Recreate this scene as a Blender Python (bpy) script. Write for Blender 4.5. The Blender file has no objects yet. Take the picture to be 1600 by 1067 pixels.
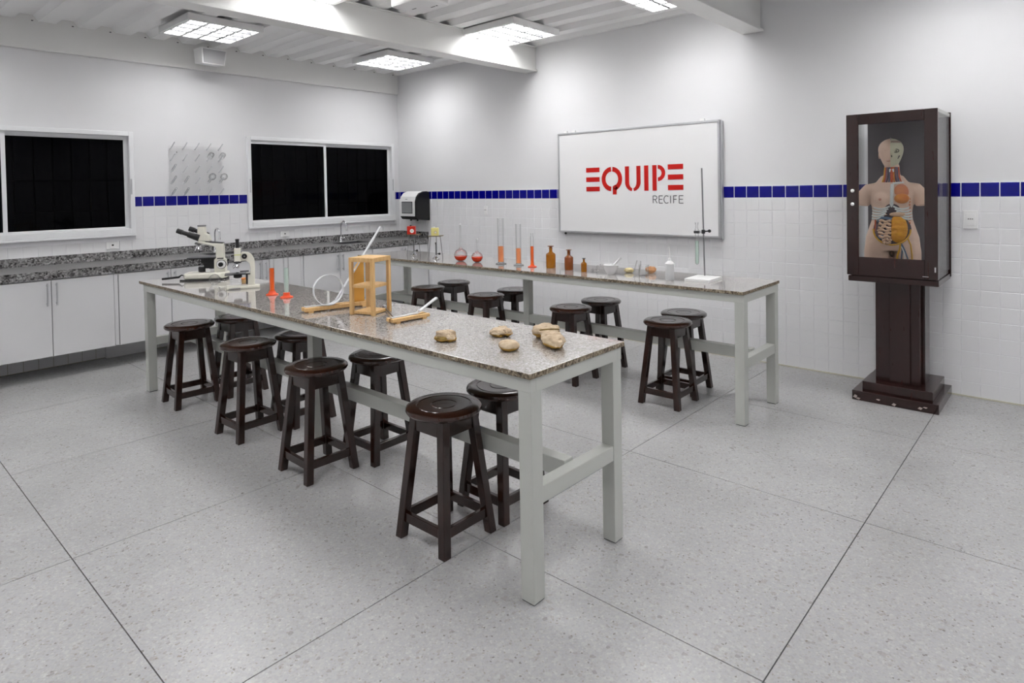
import bpy, bmesh, math, random
from mathutils import Vector, Matrix, noise
PI = math.pi
random.seed(7)
SC = bpy.context.scene
COL = SC.collection

# ---------------------------------------------------------------- camera
def make_camera():
    yaw, pitch, roll = 0.7334, -0.0210, -0.0171
    f = Vector((-math.sin(yaw)*math.cos(pitch), math.cos(yaw)*math.cos(pitch), math.sin(pitch)))
    r = f.cross(Vector((0, 0, 1))).normalized(); u = r.cross(f)
    c, s = math.cos(roll), math.sin(roll)
    r2 = r*c + u*s; u2 = u*c - r*s
    m = Matrix((r2, u2, -f)).transposed().to_4x4(); m.translation = (0, 0, 1.6)
    cam = bpy.data.cameras.new('camera'); o = bpy.data.objects.new('camera', cam)
    COL.objects.link(o); o.matrix_world = m
    cam.sensor_width = 36; cam.lens = 36*991.03/1600
    cam.shift_y = -(533.5-317.24)/1600; cam.clip_start = 0.05
    SC.camera = o
make_camera()
# ---------------------------------------------------------------- world (night outside), exposure
W = bpy.data.worlds.new('night'); SC.world = W; W.use_nodes = True
W.node_tree.nodes['Background'].inputs[0].default_value = (0.004, 0.004, 0.005, 1)
W.node_tree.nodes['Background'].inputs[1].default_value = 1
SC.view_settings.view_transform = 'Standard'; SC.view_settings.look = 'None'
SC.view_settings.gamma = 1; SC.view_settings.use_curve_mapping = False
SC.view_settings.exposure = 0.0
LAMP_W = 23.0          # watts of each ceiling luminaire

# ---------------------------------------------------------------- helpers
class MB:
    def __init__(s): s.v = []; s.f = []; s.m = []
    def add(s, vs, fs, mi=0):
        n = len(s.v); s.v += [tuple(v) for v in vs]
        s.f += [tuple(i+n for i in f) for f in fs]; s.m += [mi]*len(fs); return s
    def hexa(s, p, mi=0):   # 8 points, bottom 4 ccw then top 4
        return s.add(p, [(3,2,1,0),(4,5,6,7),(0,1,5,4),(1,2,6,5),(2,3,7,6),(3,0,4,7)], mi)
    def box(s, x0, x1, y0, y1, z0, z1, mi=0):
        return s.hexa([(x0,y0,z0),(x1,y0,z0),(x1,y1,z0),(x0,y1,z0),(x0,y0,z1),(x1,y0,z1),(x1,y1,z1),(x0,y1,z1)], mi)
    def bar(s, a, b, w, h, up=(0,0,1), mi=0):
        a, b = Vector(a), Vector(b); d = (b-a).normalized(); x = d.cross(Vector(up)).normalized(); y = x.cross(d)
        q = [-x*w/2-y*h/2, x*w/2-y*h/2, x*w/2+y*h/2, -x*w/2+y*h/2]
        return s.hexa([a+t for t in q]+[b+t for t in q], mi)
    def tube(s, pts, r, n=8, cap=True, mi=0, flat=1.0):
        pts = [Vector(p) for p in pts]
        rs = list(r) if isinstance(r, (list, tuple)) else [r]*len(pts)
        t0 = (pts[1]-pts[0]).normalized()
        x = t0.orthogonal().normalized(); vs = []
        for i, p in enumerate(pts):
            if i == 0: t = t0
            elif i == len(pts)-1: t = (pts[i]-pts[i-1]).normalized()
            else: t = ((pts[i+1]-pts[i]).normalized()+(pts[i]-pts[i-1]).normalized()).normalized()
            x = (x - t*x.dot(t)).normalized(); y = t.cross(x)
            for k in range(n):
                a = 2*PI*k/n; vs.append(p+(x*math.cos(a)+y*math.sin(a)*flat)*rs[i])
        fs = []
        for i in range(len(pts)-1):
            for k in range(n):
                a = i*n+k; b = i*n+(k+1) % n; fs.append((a, b, b+n, a+n))
        if cap: fs += [tuple(range(n-1, -1, -1)), tuple(range((len(pts)-1)*n, len(pts)*n))]
        return s.add(vs, fs, mi)
    def lathe(s, prof, n=24, c=(0,0,0), mi=0, sq=None):
        vs = []; fs = []
        for r, z in prof:
            for k in range(n):
                a = 2*PI*k/n; vs.append((c[0]+max(r, 1e-5)*math.cos(a), c[1]+max(r, 1e-5)*math.sin(a), c[2]+z))
        for i in range(len(prof)-1):
            for k in range(n):
                a = i*n+k; b = i*n+(k+1) % n; fs.append((a, b, b+n, a+n))
        fs += [tuple(range(n-1, -1, -1)), tuple(range((len(prof)-1)*n, len(prof)*n))]
        return s.add(vs, fs, mi)
    def prism(s, poly, h0, h1, ax='z', mi=0):
        f = {'z': lambda a, b, h: (a, b, h), 'y': lambda a, b, h: (a, h, b), 'x': lambda a, b, h: (h, a, b)}[ax]
        n = len(poly); vs = [f(a, b, h0) for a, b in poly]+[f(a, b, h1) for a, b in poly]
        fs = [tuple(range(n-1, -1, -1)), tuple(range(n, 2*n))]+[(i, (i+1) % n, n+(i+1) % n, n+i) for i in range(n)]
        return s.add(vs, fs, mi)
    def loft(s, rings, mi=0):
        n = len(rings[0]); vs = [p for r in rings for p in r]; fs = []
        for i in range(len(rings)-1):
            for k in range(n):
                a = i*n+k; b = i*n+(k+1) % n; fs.append((a, b, b+n, a+n))
        fs += [tuple(range(n-1, -1, -1)), tuple(range((len(rings)-1)*n, len(rings)*n))]
        return s.add(vs, fs, mi)
    def ball(s, c, r, nu=16, nv=10, mi=0, fn=None):
        rx, ry, rz = r if isinstance(r, (tuple, list)) else (r, r, r); vs = []; fs = []
        for i in range(1, nv):
            t = PI*i/nv
            for k in range(nu):
                a = 2*PI*k/nu; d = Vector((math.sin(t)*math.cos(a), math.sin(t)*math.sin(a), -math.cos(t)))
                q = fn(d) if fn else 1.0
                vs.append((c[0]+rx*d.x*q, c[1]+ry*d.y*q, c[2]+rz*d.z*q))
        lo, hi = len(vs), len(vs)+1
        ql = fn(Vector((0,0,-1))) if fn else 1; qh = fn(Vector((0,0,1))) if fn else 1
        vs += [(c[0], c[1], c[2]-rz*ql), (c[0], c[1], c[2]+rz*qh)]
        for i in range(nv-2):
            for k in range(nu):
                a = i*nu+k; b = i*nu+(k+1) % nu; fs.append((a, b, b+nu, a+nu))
        for k in range(nu):
            fs.append((lo, (k+1) % nu, k)); o = (nv-2)*nu; fs.append((hi, o+k, o+(k+1) % nu))
        return s.add(vs, fs, mi)
    def mesh(s, name, mats, smooth=None):
        me = bpy.data.meshes.new(name); me.from_pydata(s.v, [], s.f)
        for m in (mats if isinstance(mats, (list, tuple)) else [mats]): me.materials.append(m)
        me.polygons.foreach_set('material_index', s.m)
        bm = bmesh.new(); bm.from_mesh(me); bmesh.ops.recalc_face_normals(bm, faces=bm.faces); bm.to_mesh(me); bm.free()
        if smooth is not None:
            me.shade_smooth(); me.set_sharp_from_angle(angle=math.radians(smooth))
        me.update(); return me
    def build(s, name, mats, parent=None, smooth=None, bev=0, label=None, kind=None, loc=None, rz=None):
        return put(name, s.mesh(name, mats, smooth), parent, bev, label, kind, loc, rz)

def put(name, data, parent=None, bev=0, label=None, kind=None, loc=None, rz=None):
    o = bpy.data.objects.new(name, data); COL.objects.link(o)
    if parent: o.parent = parent
    if loc: o.location = loc
    if rz is not None: o.rotation_euler.z = rz
    if bev:
        b = o.modifiers.new('bevel', 'BEVEL'); b.width = bev; b.segments = 2; b.limit_method = 'ANGLE'; b.angle_limit = math.radians(40)
    if label: o['label'] = label
    if kind: o['kind'] = kind
    return o
def thing(name, label, cat, loc=(0,0,0), rz=0, group=None):
    o = bpy.data.objects.new(name, None); COL.objects.link(o); o.empty_display_size = .05
    o.location = loc; o.rotation_euler.z = rz; o['label'] = label; o['category'] = cat
    if group: o['group'] = group
    return o
def tag(o, label, cat, group=None):
    o['label'] = label; o['category'] = cat
    if group: o['group'] = group
    return o
def struct(o): o['kind'] = 'structure'; return o
def copy_tree(o, parent=None):
    c = o.copy(); COL.objects.link(c)
    if parent: c.parent = parent
    for ch in [k for k in ALLO() if k.parent == o]: copy_tree(ch, c)
    return c
def ALLO(): return list(bpy.data.objects)

# ---------------------------------------------------------------- materials
def srgb(r, g, b):
    f = lambda c: (c/255/12.92) if c/255 <= .04045 else ((c/255+.055)/1.055)**2.4
    return (f(r), f(g), f(b), 1)
def mat(name, col, rough=.5, spec=.5, metal=0, noise_amt=0, noise_scale=20, stretch=(1,1,1), col2=None, bump=0, coat=0, trans=0, emit=0, ior=1.45, alpha=1):
    m = bpy.data.materials.new(name); m.use_nodes = True; nt = m.node_tree; b = nt.nodes['Principled BSDF']
    b.inputs['Base Color'].default_value = col; b.inputs['Roughness'].default_value = rough
    b.inputs['Specular IOR Level'].default_value = spec; b.inputs['Metallic'].default_value = metal
    b.inputs['Coat Weight'].default_value = coat; b.inputs['Coat Roughness'].default_value = .12
    b.inputs['Transmission Weight'].default_value = trans; b.inputs['IOR'].default_value = ior
    if emit: b.inputs['Emission Color'].default_value = col; b.inputs['Emission Strength'].default_value = emit
    if noise_amt or col2 or bump:
        tc = nt.nodes.new('ShaderNodeTexCoord'); mp = nt.nodes.new('ShaderNodeMapping'); mp.inputs['Scale'].default_value = stretch
        nz = nt.nodes.new('ShaderNodeTexNoise'); nz.inputs['Scale'].default_value = noise_scale; nz.inputs['Detail'].default_value = 5
        nt.links.new(tc.outputs['Object'], mp.inputs[0]); nt.links.new(mp.outputs[0], nz.inputs['Vector'])
        cr = nt.nodes.new('ShaderNodeValToRGB'); cr.color_ramp.elements[0].position = .3; cr.color_ramp.elements[1].position = .7
        if col2 is None: col2 = tuple(c*(1-noise_amt) for c in col[:3])+(1,)
        cr.color_ramp.elements[0].color = col2; cr.color_ramp.elements[1].color = col
        nt.links.new(nz.outputs[0], cr.inputs[0]); nt.links.new(cr.outputs[0], b.inputs['Base Color'])
        if bump:
            bp = nt.nodes.new('ShaderNodeBump'); bp.inputs['Strength'].default_value = bump; bp.inputs['Distance'].default_value = .01
            nt.links.new(nz.outputs[0], bp.inputs['Height']); nt.links.new(bp.outputs[0], b.inputs['Normal'])
    return m
def speckle(name, stops, scale, rough, spec=.5, scale2=None, amt2=.25, coat=0, bump=0, fine=0):
    """voronoi cells coloured through a ramp, modulated by a second voronoi"""
    m = bpy.data.materials.new(name); m.use_nodes = True; nt = m.node_tree; b = nt.nodes['Principled BSDF']; L = nt.links.new
    b.inputs['Roughness'].default_value = rough; b.inputs['Specular IOR Level'].default_value = spec; b.inputs['Coat Weight'].default_value = coat
    b.inputs['Coat Roughness'].default_value = .05
    tc = nt.nodes.new('ShaderNodeTexCoord')
    def layer(sc, stops):
        v = nt.nodes.new('ShaderNodeTexVoronoi'); v.inputs['Scale'].default_value = sc; L(tc.outputs['Object'], v.inputs['Vector'])
        sp = nt.nodes.new('ShaderNodeSeparateColor'); L(v.outputs['Color'], sp.inputs[0])
        cr = nt.nodes.new('ShaderNodeValToRGB'); cr.color_ramp.interpolation = 'CONSTANT'
        el = cr.color_ramp.elements
        while len(el) < len(stops): el.new(.5)
        for e, (p, c) in zip(el, stops): e.position = p; e.color = c
        L(sp.outputs[0], cr.inputs[0]); return cr.outputs[0]
    a = layer(scale, stops)
    if scale2:
        c = layer(scale2, stops)
        mx = nt.nodes.new('ShaderNodeMix'); mx.data_type = 'RGBA'; mx.inputs[0].default_value = amt2
        L(a, mx.inputs[6]); L(c, mx.inputs[7]); a = mx.outputs[2]
    nz = nt.nodes.new('ShaderNodeTexNoise'); nz.inputs['Scale'].default_value = 2.2; nz.inputs['Detail'].default_value = 4; L(tc.outputs['Object'], nz.inputs['Vector'])
    mr = nt.nodes.new('ShaderNodeMapRange'); mr.inputs[1].default_value = .3; mr.inputs[2].default_value = .7; mr.inputs[3].default_value = .93; mr.inputs[4].default_value = 1.04
    L(nz.outputs[0], mr.inputs[0])
    mm = nt.nodes.new('ShaderNodeMix'); mm.data_type = 'RGBA'; mm.blend_type = 'MULTIPLY'; mm.inputs[0].default_value = 1
    L(a, mm.inputs[6]); L(mr.outputs[0], mm.inputs[7]); L(mm.outputs[2], b.inputs['Base Color'])
    return m
def glassy(name, tint=(1,1,1,1), edge=(.62,.64,.65,1), gloss=.07, power=.35):
    """thin-walled lab glass: clear face-on, greyer towards the rim, with sharp reflections"""
    m = bpy.data.materials.new(name); m.use_nodes = True; nt = m.node_tree; L = nt.links.new
    nt.nodes.remove(nt.nodes['Principled BSDF']); out = nt.nodes['Material Output']
    lw = nt.nodes.new('ShaderNodeLayerWeight'); lw.inputs[0].default_value = power
    mc = nt.nodes.new('ShaderNodeMix'); mc.data_type = 'RGBA'; mc.inputs[6].default_value = tint; mc.inputs[7].default_value = edge
    L(lw.outputs['Facing'], mc.inputs[0])
    tr = nt.nodes.new('ShaderNodeBsdfTransparent'); L(mc.outputs[2], tr.inputs[0])
    gl = nt.nodes.new('ShaderNodeBsdfGlossy'); gl.inputs['Roughness'].default_value = .04
    fr = nt.nodes.new('ShaderNodeFresnel'); fr.inputs[0].default_value = 1.45
    mu = nt.nodes.new('ShaderNodeMath'); mu.operation = 'MULTIPLY'; mu.inputs[1].default_value = gloss*5; mu.use_clamp = True; L(fr.outputs[0], mu.inputs[0])
    ms = nt.nodes.new('ShaderNodeMixShader'); L(mu.outputs[0], ms.inputs[0]); L(tr.outputs[0], ms.inputs[1]); L(gl.outputs[0], ms.inputs[2])
    L(ms.outputs[0], out.inputs[0]); return m

M_wall = mat('wall_paint', srgb(230,230,232), .75, .25, noise_amt=.03, noise_scale=1.2)
M_wall2 = mat('bounce_wall_paint', srgb(246,246,248), .75, .25, noise_amt=.02, noise_scale=1.2)  # unseen walls made whiter than the others to bounce light into the room
M_ceil = mat('ceiling_paint', srgb(246,246,246), .5, .4, noise_amt=.03, noise_scale=2)
M_beam = mat('beam_paint', srgb(234,234,232), .35, .5, noise_amt=.02, noise_scale=3)
M_tile = mat('white_glaze', srgb(238,238,240), .16, .5, noise_amt=.025, noise_scale=3)
M_blue = mat('blue_glaze', srgb(2,2,140), .14, .45, noise_scale=7, col2=srgb(2,2,118))
M_grout = mat('grout', srgb(240,240,244), .8, .2)
M_grout_old = mat('stained_grout', srgb(150,146,110), .8, .2)
M_floor = speckle('terrazzo', [(0,srgb(166,166,168)),(.50,srgb(172,171,170)),(.80,srgb(159,158,157)),(.93,srgb(184,183,182)),(.975,srgb(142,135,126)),(.992,srgb(104,98,92))], 150, .27, .5, 70, .35)
M_joint = mat('floor_joint', srgb(112,108,104), .8, .2)
M_gran = speckle('beige_granite', [(0,srgb(170,166,163)),(.34,srgb(152,146,140)),(.58,srgb(188,186,185)),(.80,srgb(132,124,116)),(.90,srgb(112,103,96)),(.96,srgb(206,205,204))], 230, .07, .6, 110, .4, coat=.5)
M_gran_edge = speckle('granite_edge', [(0,srgb(122,108,88)),(.3,srgb(88,76,60)),(.5,srgb(150,138,118)),(.72,srgb(58,48,38)),(.86,srgb(176,166,148))], 130, .5, .4, 60, .3)
M_dark = speckle('grey_granite', [(0,srgb(128,127,127)),(.28,srgb(92,90,90)),(.46,srgb(150,149,149)),(.66,srgb(44,42,42)),(.80,srgb(176,175,175)),(.92,srgb(22,20,20))], 75, .12, .5, 38, .35, coat=.2)
M_dark_top = speckle('grey_granite_top_sheen', [(0,srgb(122,121,121)),(.3,srgb(110,109,109)),(.6,srgb(132,131,131)),(.85,srgb(98,97,97))], 120, .38, .5, 60, .4)  # even grey and faint speckle paint in the countertop's grazing reflection
M_table = mat('grey_enamel', srgb(186,188,183), .3, .5, noise_amt=.02, noise_scale=4)
M_wood = mat('dark_lacquered_wood', srgb(50,22,12), .22, .5, stretch=(14,14,1.2), noise_scale=6, col2=srgb(18,7,5), coat=.4)
M_wood_seat = mat('dark_lacquered_seat', srgb(64,31,18), .2, .5, stretch=(2,14,2), noise_scale=5, col2=srgb(30,14,10), coat=.5)
M_mahog = mat('mahogany', srgb(50,24,21), .22, .5, stretch=(12,12,1), noise_scale=5, col2=srgb(33,14,13), coat=.3)
M_pine = mat('pine', srgb(216,180,128), .5, .4, stretch=(18,18,2), noise_scale=5, col2=srgb(202,160,104))
M_ochre = mat('ochre_board', srgb(206,154,72), .5, .4, noise_scale=8, col2=srgb(192,138,58))
M_cab = mat('white_laminate', srgb(222,222,224), .25, .5, noise_amt=.02, noise_scale=2)
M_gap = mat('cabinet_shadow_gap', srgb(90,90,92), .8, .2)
M_alu = mat('aluminium', srgb(196,197,200), .35, .5, metal=.6)
M_alu_w = mat('white_aluminium', srgb(236,237,239), .35, .5)
M_chrome = mat('chrome', srgb(225,225,228), .12, .5, metal=1)
M_steel = mat('steel', srgb(150,150,152), .3, .5, metal=1)
M_dsteel = mat('dark_steel', srgb(70,70,72), .35, .5, metal=.6)
M_black = mat('black_plastic', srgb(22,22,24), .35, .5)
M_white = mat('white_plastic', srgb(240,240,240), .3, .5)
M_porc = mat('porcelain', srgb(226,226,227), .12, .5, coat=.3)
M_board = mat('whiteboard_enamel', srgb(240,240,241), .22, .5)
M_cream = mat('cream_enamel', srgb(222,220,208), .32, .5)
M_red = mat('logo_red', srgb(196,26,20), .5, .3)
M_grey = mat('logo_grey', srgb(118,120,122), .5, .3)
M_glass = glassy('lab_glass')
M_pane = glassy('window_glass', (.32,.32,.34,1), (.05,.05,.05,1), .035, .5)
M_case = glassy('case_glass', (.98,.983,.983,1), (.93,.94,.94,1), .09, .25)
M_amber = mat('amber_glass', srgb(190,122,10), .08, .5, trans=.35, col2=srgb(168,100,6), noise_scale=12)
M_amber2 = mat('brown_glass', srgb(158,82,14), .08, .5, trans=.35, col2=srgb(136,66,10), noise_scale=12)
M_orange = mat('orange_liquid', srgb(238,100,30), .15, .5)
M_peach = mat('pale_orange_liquid', srgb(240,150,98), .15, .5)
M_redliq = mat('red_orange_liquid', srgb(226,66,28), .12, .5)
M_mint = mat('pale_green_liquid', srgb(198,217,208), .15, .5, trans=.0)
M_oplast = mat('orange_plastic', srgb(222,74,24), .3, .5)
M_ivory = mat('translucent_plastic', srgb(214,215,217), .4, .4, trans=.2)
M_bone = mat('plaster_cast', srgb(206,188,162), .65, .3, noise_scale=24, col2=srgb(164,142,116), bump=1.0)
M_bone_u = mat('ochre_underside', srgb(186,146,66), .5, .4, noise_scale=20, col2=srgb(160,120,52))
M_olive = mat('olive_patch', srgb(140,118,60), .7, .3, noise_scale=40, col2=srgb(96,72,40))  # mottled olive-brown for the hollow and the crease of the casts
M_skin = mat('model_skin', srgb(222,192,172), .45, .4, noise_amt=.04, noise_scale=5)
M_skull = mat('skull_cream', srgb(204,202,176), .45, .4, noise_amt=.05, noise_scale=12)
M_mauve = mat('muscle_mauve', srgb(122,98,106), .5, .4, noise_amt=.25, noise_scale=40)
M_rib = mat('rib_white', srgb(220,224,222), .4, .4)
M_pink = mat('muscle_pink', srgb(196,124,104), .5, .4, noise_scale=14, col2=srgb(214,140,80))
M_gland = mat('gland_orange', srgb(216,142,60), .5, .4, noise_scale=18, col2=srgb(200,116,60))
M_oment = mat('omentum_yellow', srgb(216,156,34), .45, .4, noise_scale=22, col2=srgb(196,128,24), stretch=(1,1,2.5), bump=.8)
M_intest = mat('intestine_tan', srgb(206,172,144), .45, .4)
M_dcav = mat('cavity_dark', srgb(84,72,78), .5, .3, noise_amt=.3, noise_scale=60)
M_tendon = mat('artery_red', srgb(200,96,62), .5, .3)
M_vein = mat('vein_blue', srgb(92,112,136), .5, .3)
M_nerve = mat('nerve_yellow', srgb(216,166,60), .5, .3)
M_lip = mat('lip_rose', srgb(186,138,122), .5, .3)
M_back = mat('case_back_board', srgb(112,107,112), .6, .3, noise_amt=.06, noise_scale=3)
M_tube = mat('lamp_tube', (1,1,1,1), .5, .3, emit=14)
M_refl = mat('reflector', srgb(225,225,225), .18, .6, metal=1)
M_blade = mat('louver_grey', srgb(70,70,72), .5, .2)
M_redbox = mat('red_box', srgb(206,44,26), .4, .4)
M_yelbox = mat('yellow_box', srgb(222,214,140), .4, .4)
M_brassy = mat('wire_gauze', srgb(132,116,84), .5, .4, metal=.3, noise_scale=60, col2=srgb(100,90,70))
M_orgl = mat('orange_brown_shell', srgb(196,148,104), .5, .4, noise_scale=12, col2=srgb(176,120,80))
M_shell = mat('pale_yellow_shell', srgb(216,204,160), .5, .4, noise_scale=12, col2=srgb(200,182,130))
M_lime = mat('lime_ring', srgb(190,200,40), .4, .4)
M_towel = mat('grey_window_plastic', srgb(150,152,154), .25, .5)
M_night = mat('night_grille', srgb(70,72,70), .6, .3)

# ---------------------------------------------------------------- room shell
XL, YB, ZC = -7.39, 5.75, 3.27
XR, YF = 2.7, -2.7
P = .1152
BZ0, BZ1 = 1.489, 1.598           # blue course
W1 = (.13, 2.29, 1.21, 2.27); W2 = (3.50, 5.66, 1.21, 2.29)
# floor : screed and separate terrazzo slabs
fl = struct(MB().box(XL-.2, XR+.2, YF-.2, YB+.2, -.08, -.012).build('floor', M_joint))
S = 1.28; xs = [-.765+S*k for k in range(-6, 4)]; ys = [2.02+S*k for k in range(-5, 5)]
for i in range(len(xs)-1):
    for j in range(len(ys)-1):
        x0, x1 = max(xs[i], XL), min(xs[i+1], XR); y0, y1 = max(ys[j], YF), min(ys[j+1], YB)
        if x1-x0 < .02 or y1-y0 < .02: continue
        g = .0022
        MB().box(x0+g, x1-g, y0+g, y1-g, -.012, 0).build('slab', M_floor, fl)
# left wall with two window openings
m = MB(); T = .16
def wl(y0, y1, z0, z1): m.box(XL-T, XL-.004, y0, y1, z0, z1)
wl(YF, W1[0], 0, 3.4); wl(W1[0], W1[1], 0, W1[2]); wl(W1[0], W1[1], W1[3], 3.4)
wl(W1[1], W2[0], 0, 3.4); wl(W2[0], W2[1], 0, W2[2]); wl(W2[0], W2[1], W2[3], 3.4); wl(W2[1], YB+T, 0, 3.4)
wall_left = struct(m.build('wall_left', M_wall))
wall_back = struct(MB().box(XL, XR+T, YB+.004, YB+T, 0, 3.4).build('wall_back', M_wall))
struct(MB().box(XR, XR+T, YF, YB+.004, 0, 3.4).build('wall_right', M_wall2))
struct(MB().box(XL-T, XR+T, YF-T, YF, 0, 3.4).build('wall_front', M_wall2))
# wall tie beam along the top of the left wall
tr1 = struct(MB().box(XL-.003, XL+.035, YF, YB, 3.0, 3.335).build('trim_1', M_beam, bev=.006))

def tile_mesh(name, w, h, mtl, ax):
    """bevelled tile, back at 0, face 6 mm proud; ax 'y' faces -y, ax 'x' faces +x"""
    g = .0032 if 'blue' in (mtl.name if mtl else '') else .0014; b = .003 if g > .002 else .0022; t = .0035
    def pt(a, c, d): return (a, -d, c) if ax == 'y' else (d, a, c)
    a0, a1, c0, c1 = g, w-g, g, h-g
    vs = [pt(a0,c0,0), pt(a1,c0,0), pt(a1,c1,0), pt(a0,c1,0), pt(a0,c0,t*.5), pt(a1,c0,t*.5), pt(a1,c1,t*.5), pt(a0,c1,t*.5),
          pt(a0+b,c0+b,t), pt(a1-b,c0+b,t), pt(a1-b,c1-b,t), pt(a0+b,c1-b,t)]
    fs = [(0,1,5,4),(1,2,6,5),(2,3,7,6),(3,0,4,7),(4,5,9,8),(5,6,10,9),(6,7,11,10),(7,4,8,11),(8,9,10,11)]
    mb = MB(); mb.add(vs, fs); return mb
def cov(y0, y1, z0, z1):   # window covers the tile ?
    for w in (W1, W2):
        if y1 > w[0]+.001 and y0 < w[1]-.001 and z1 > w[2]-.05 and z0 < w[3]: return True
    return False
CACHE = {}
def tile_obj(name, w, h, mtl, ax, loc, parent):
    k = (name, round(w, 4), round(h, 4), ax)
    if k not in CACHE: CACHE[k] = tile_mesh(name, w, h, mtl, ax).mesh(name, mtl)
    return put(name, CACHE[k], parent, loc=loc)
# grout beds
MB().box(XL-.004, XL, YF, W1[0], 0, BZ1).box(XL-.004, XL, W1[0], W1[1], 0, W1[2]).box(XL-.004, XL, W1[1], W2[0], 0, BZ1).box(XL-.004, XL, W2[0], W2[1], 0, W2[2]).box(XL-.004, XL, W2[1], YB, 0, BZ1).build('grout_bed', M_grout, wall_left)
MB().box(XL, XR, YB, YB+.004, 0, BZ1).build('grout_bed', M_grout, wall_back)
R = .1148
rows = [BZ0-R*(k+1) for k in range(13)]
# back wall: columns
x0c = -6.668-P*7
cols = [x0c+P*k for k in range(0, 88)]
stuffw = MB(); stuffb = MB()
def add_loc(dst, src, loc):
    dst.add([(a+loc[0], b+loc[1], c+loc[2]) for a, b, c in src.v], src.f)

for x in cols:
    xa, xb = max(x, XL), min(x+P, XR)
    if xb-xa < .02: continue
    w = xb-xa
    if -6.7 < x < .25 or x < -6.7:
        tile_obj('blue_tile', w, BZ1-BZ0, M_blue, 'y', (xa, YB, BZ0), wall_back)
    else: add_loc(stuffb, tile_mesh('t', w, BZ1-BZ0, M_blue, 'y'), (xa, YB, BZ0))
    for z in rows:
        z0 = max(z, 0); h = z+R-z0
        if h < .02: continue
        if -2.62 < x < -.05 and not (x < -2.5 and z > 1.1):
            tile_obj('white_tile', w, h, M_tile, 'y', (xa, YB, z0), wall_back)
        else: add_loc(stuffw, tile_mesh('t', w, h, M_tile, 'y'), (xa, YB, z0))
stuffw.build('white_tiles', M_tile, wall_back, kind='stuff')
stuffb.build('blue_tiles', M_blue, wall_back, kind='stuff')
# left wall: from the counter up to the blue course
y0c = 2.366-.1146*3; PL = .1146
yk = 2.366-PL*22
yy = [yk+PL*k for k in range(0, 60)]
far = MB()
for y in yy:
    ya, yb = max(y, -.1), min(y+PL, YB)
    for w in (W1, W2):          # cut tiles at the window jambs
        pass
    if yb-ya < .02: continue
    for zi, z in enumerate([BZ0]+rows[:4]):
        h = (BZ1-BZ0) if zi == 0 else R
        a, b = ya, yb
        for w in (W1, W2):
            if z+h > w[2]-.02:
                if w[0]-.0 < a < w[1] and b > w[1]: a = w[1]
                if a < w[0] < b: b = w[0]
        if b-a < .012 or cov(a, b, z, z+h): continue
        if z > 1.1 and any(w[0] < (a+b)/2 < w[1] for w in (W1, W2)): continue
        tile_obj('blue_tile' if zi == 0 else 'white_tile', b-a, h, M_blue if zi == 0 else M_tile, 'x', (XL, a, z), wall_left)
# tiled plinth set back under the hanging cabinets
base_left = struct(MB().box(XL, -7.225, -.15, YB, 0, .235).build('baseboard_left', M_grout_old))
for k in range(51):
    y = -.1+P*k
    if 1.9 < y < 2.3 or y+P > YB: continue
    tile_obj('plinth_tile', P, .2, M_tile, 'x', (-7.225, y, 0.002), base_left)
MB().box(-7.225, -7.17, 1.935, 2.30, 0, .2).build('support_block', M_tile, base_left, bev=.004)
struct(MB().box(XL, XR, YB-.010, YB, 0, .010).build('baseboard_back', mat('beige_joint', srgb(196,192,176), .8, .2)))

# ---------------------------------------------------------------- ceiling deck
rp = .3225; ph = 1.456+.05
prof = [(0, 0), (.14, 0), (.178, .050), (.280, .050), (rp, 0)]
ceil = struct(MB().box(XL-T, XR+T, YF-T, YB+T, 3.40, 3.44).build('ceiling', M_ceil))
k0 = math.floor((YF-ph)/rp)-1
k = k0
while ph+rp*k < YB:
    mb = MB(); pts = []
    for j in range(3):
        for (a, b) in prof[:-1] if j < 2 else prof:
            pts.append((ph+rp*(k+j)+a, ZC+b))
    pts = [(min(max(a, YF), YB+.004), b) for a, b in pts]
    if pts[-1][0]-pts[0][0] > .05:
        n = len(pts)
        vs = [(XL, a, b) for a, b in pts]+[(XR, a, b) for a, b in pts]+[(XL, a, b+.003) for a, b in pts]+[(XR, a, b+.003) for a, b in pts]
        fs = [(i, i+1, n+i+1, n+i) for i in range(n-1)]+[(2*n+i, 3*n+i, 3*n+i+1, 2*n+i+1) for i in range(n-1)]
        mb.add(vs, fs)
        # lap seam at the sheet edge
        mb.box(XL, XR, pts[0][0]-.002, pts[0][0]+.010, ZC-.004, ZC)
        mb.build('deck_panel', M_ceil, ceil)
    k += 3
sm = MB()
for q in range(-8, 14):
    y = 1.456+rp*q
    if YF < y < YB-.05: sm.lathe([(.009, 0), (.009, .006)], 6, (XL+.05, y, ZC-.006))
sm.build('screws', M_dsteel, ceil, kind='stuff')
# steel beams
for i, x in enumerate((-4.835, -2.215, .43, 2.6)):
    hw = .072
    b = struct(MB().box(x-hw+.005, x+hw-.005, YF, YB-.002, 2.995, ZC-.002).build('trim_%d' % (i+2), M_beam))
    MB().box(x-hw-.022, x+hw+.022, YF, YB-.002, 2.975, 2.995).build('flange', M_beam, b, bev=.003)
    MB().box(x-hw-.012, x+hw+.012, YF, YB-.002, ZC-.014, ZC-.002).build('top_flange', M_beam, b)

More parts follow.
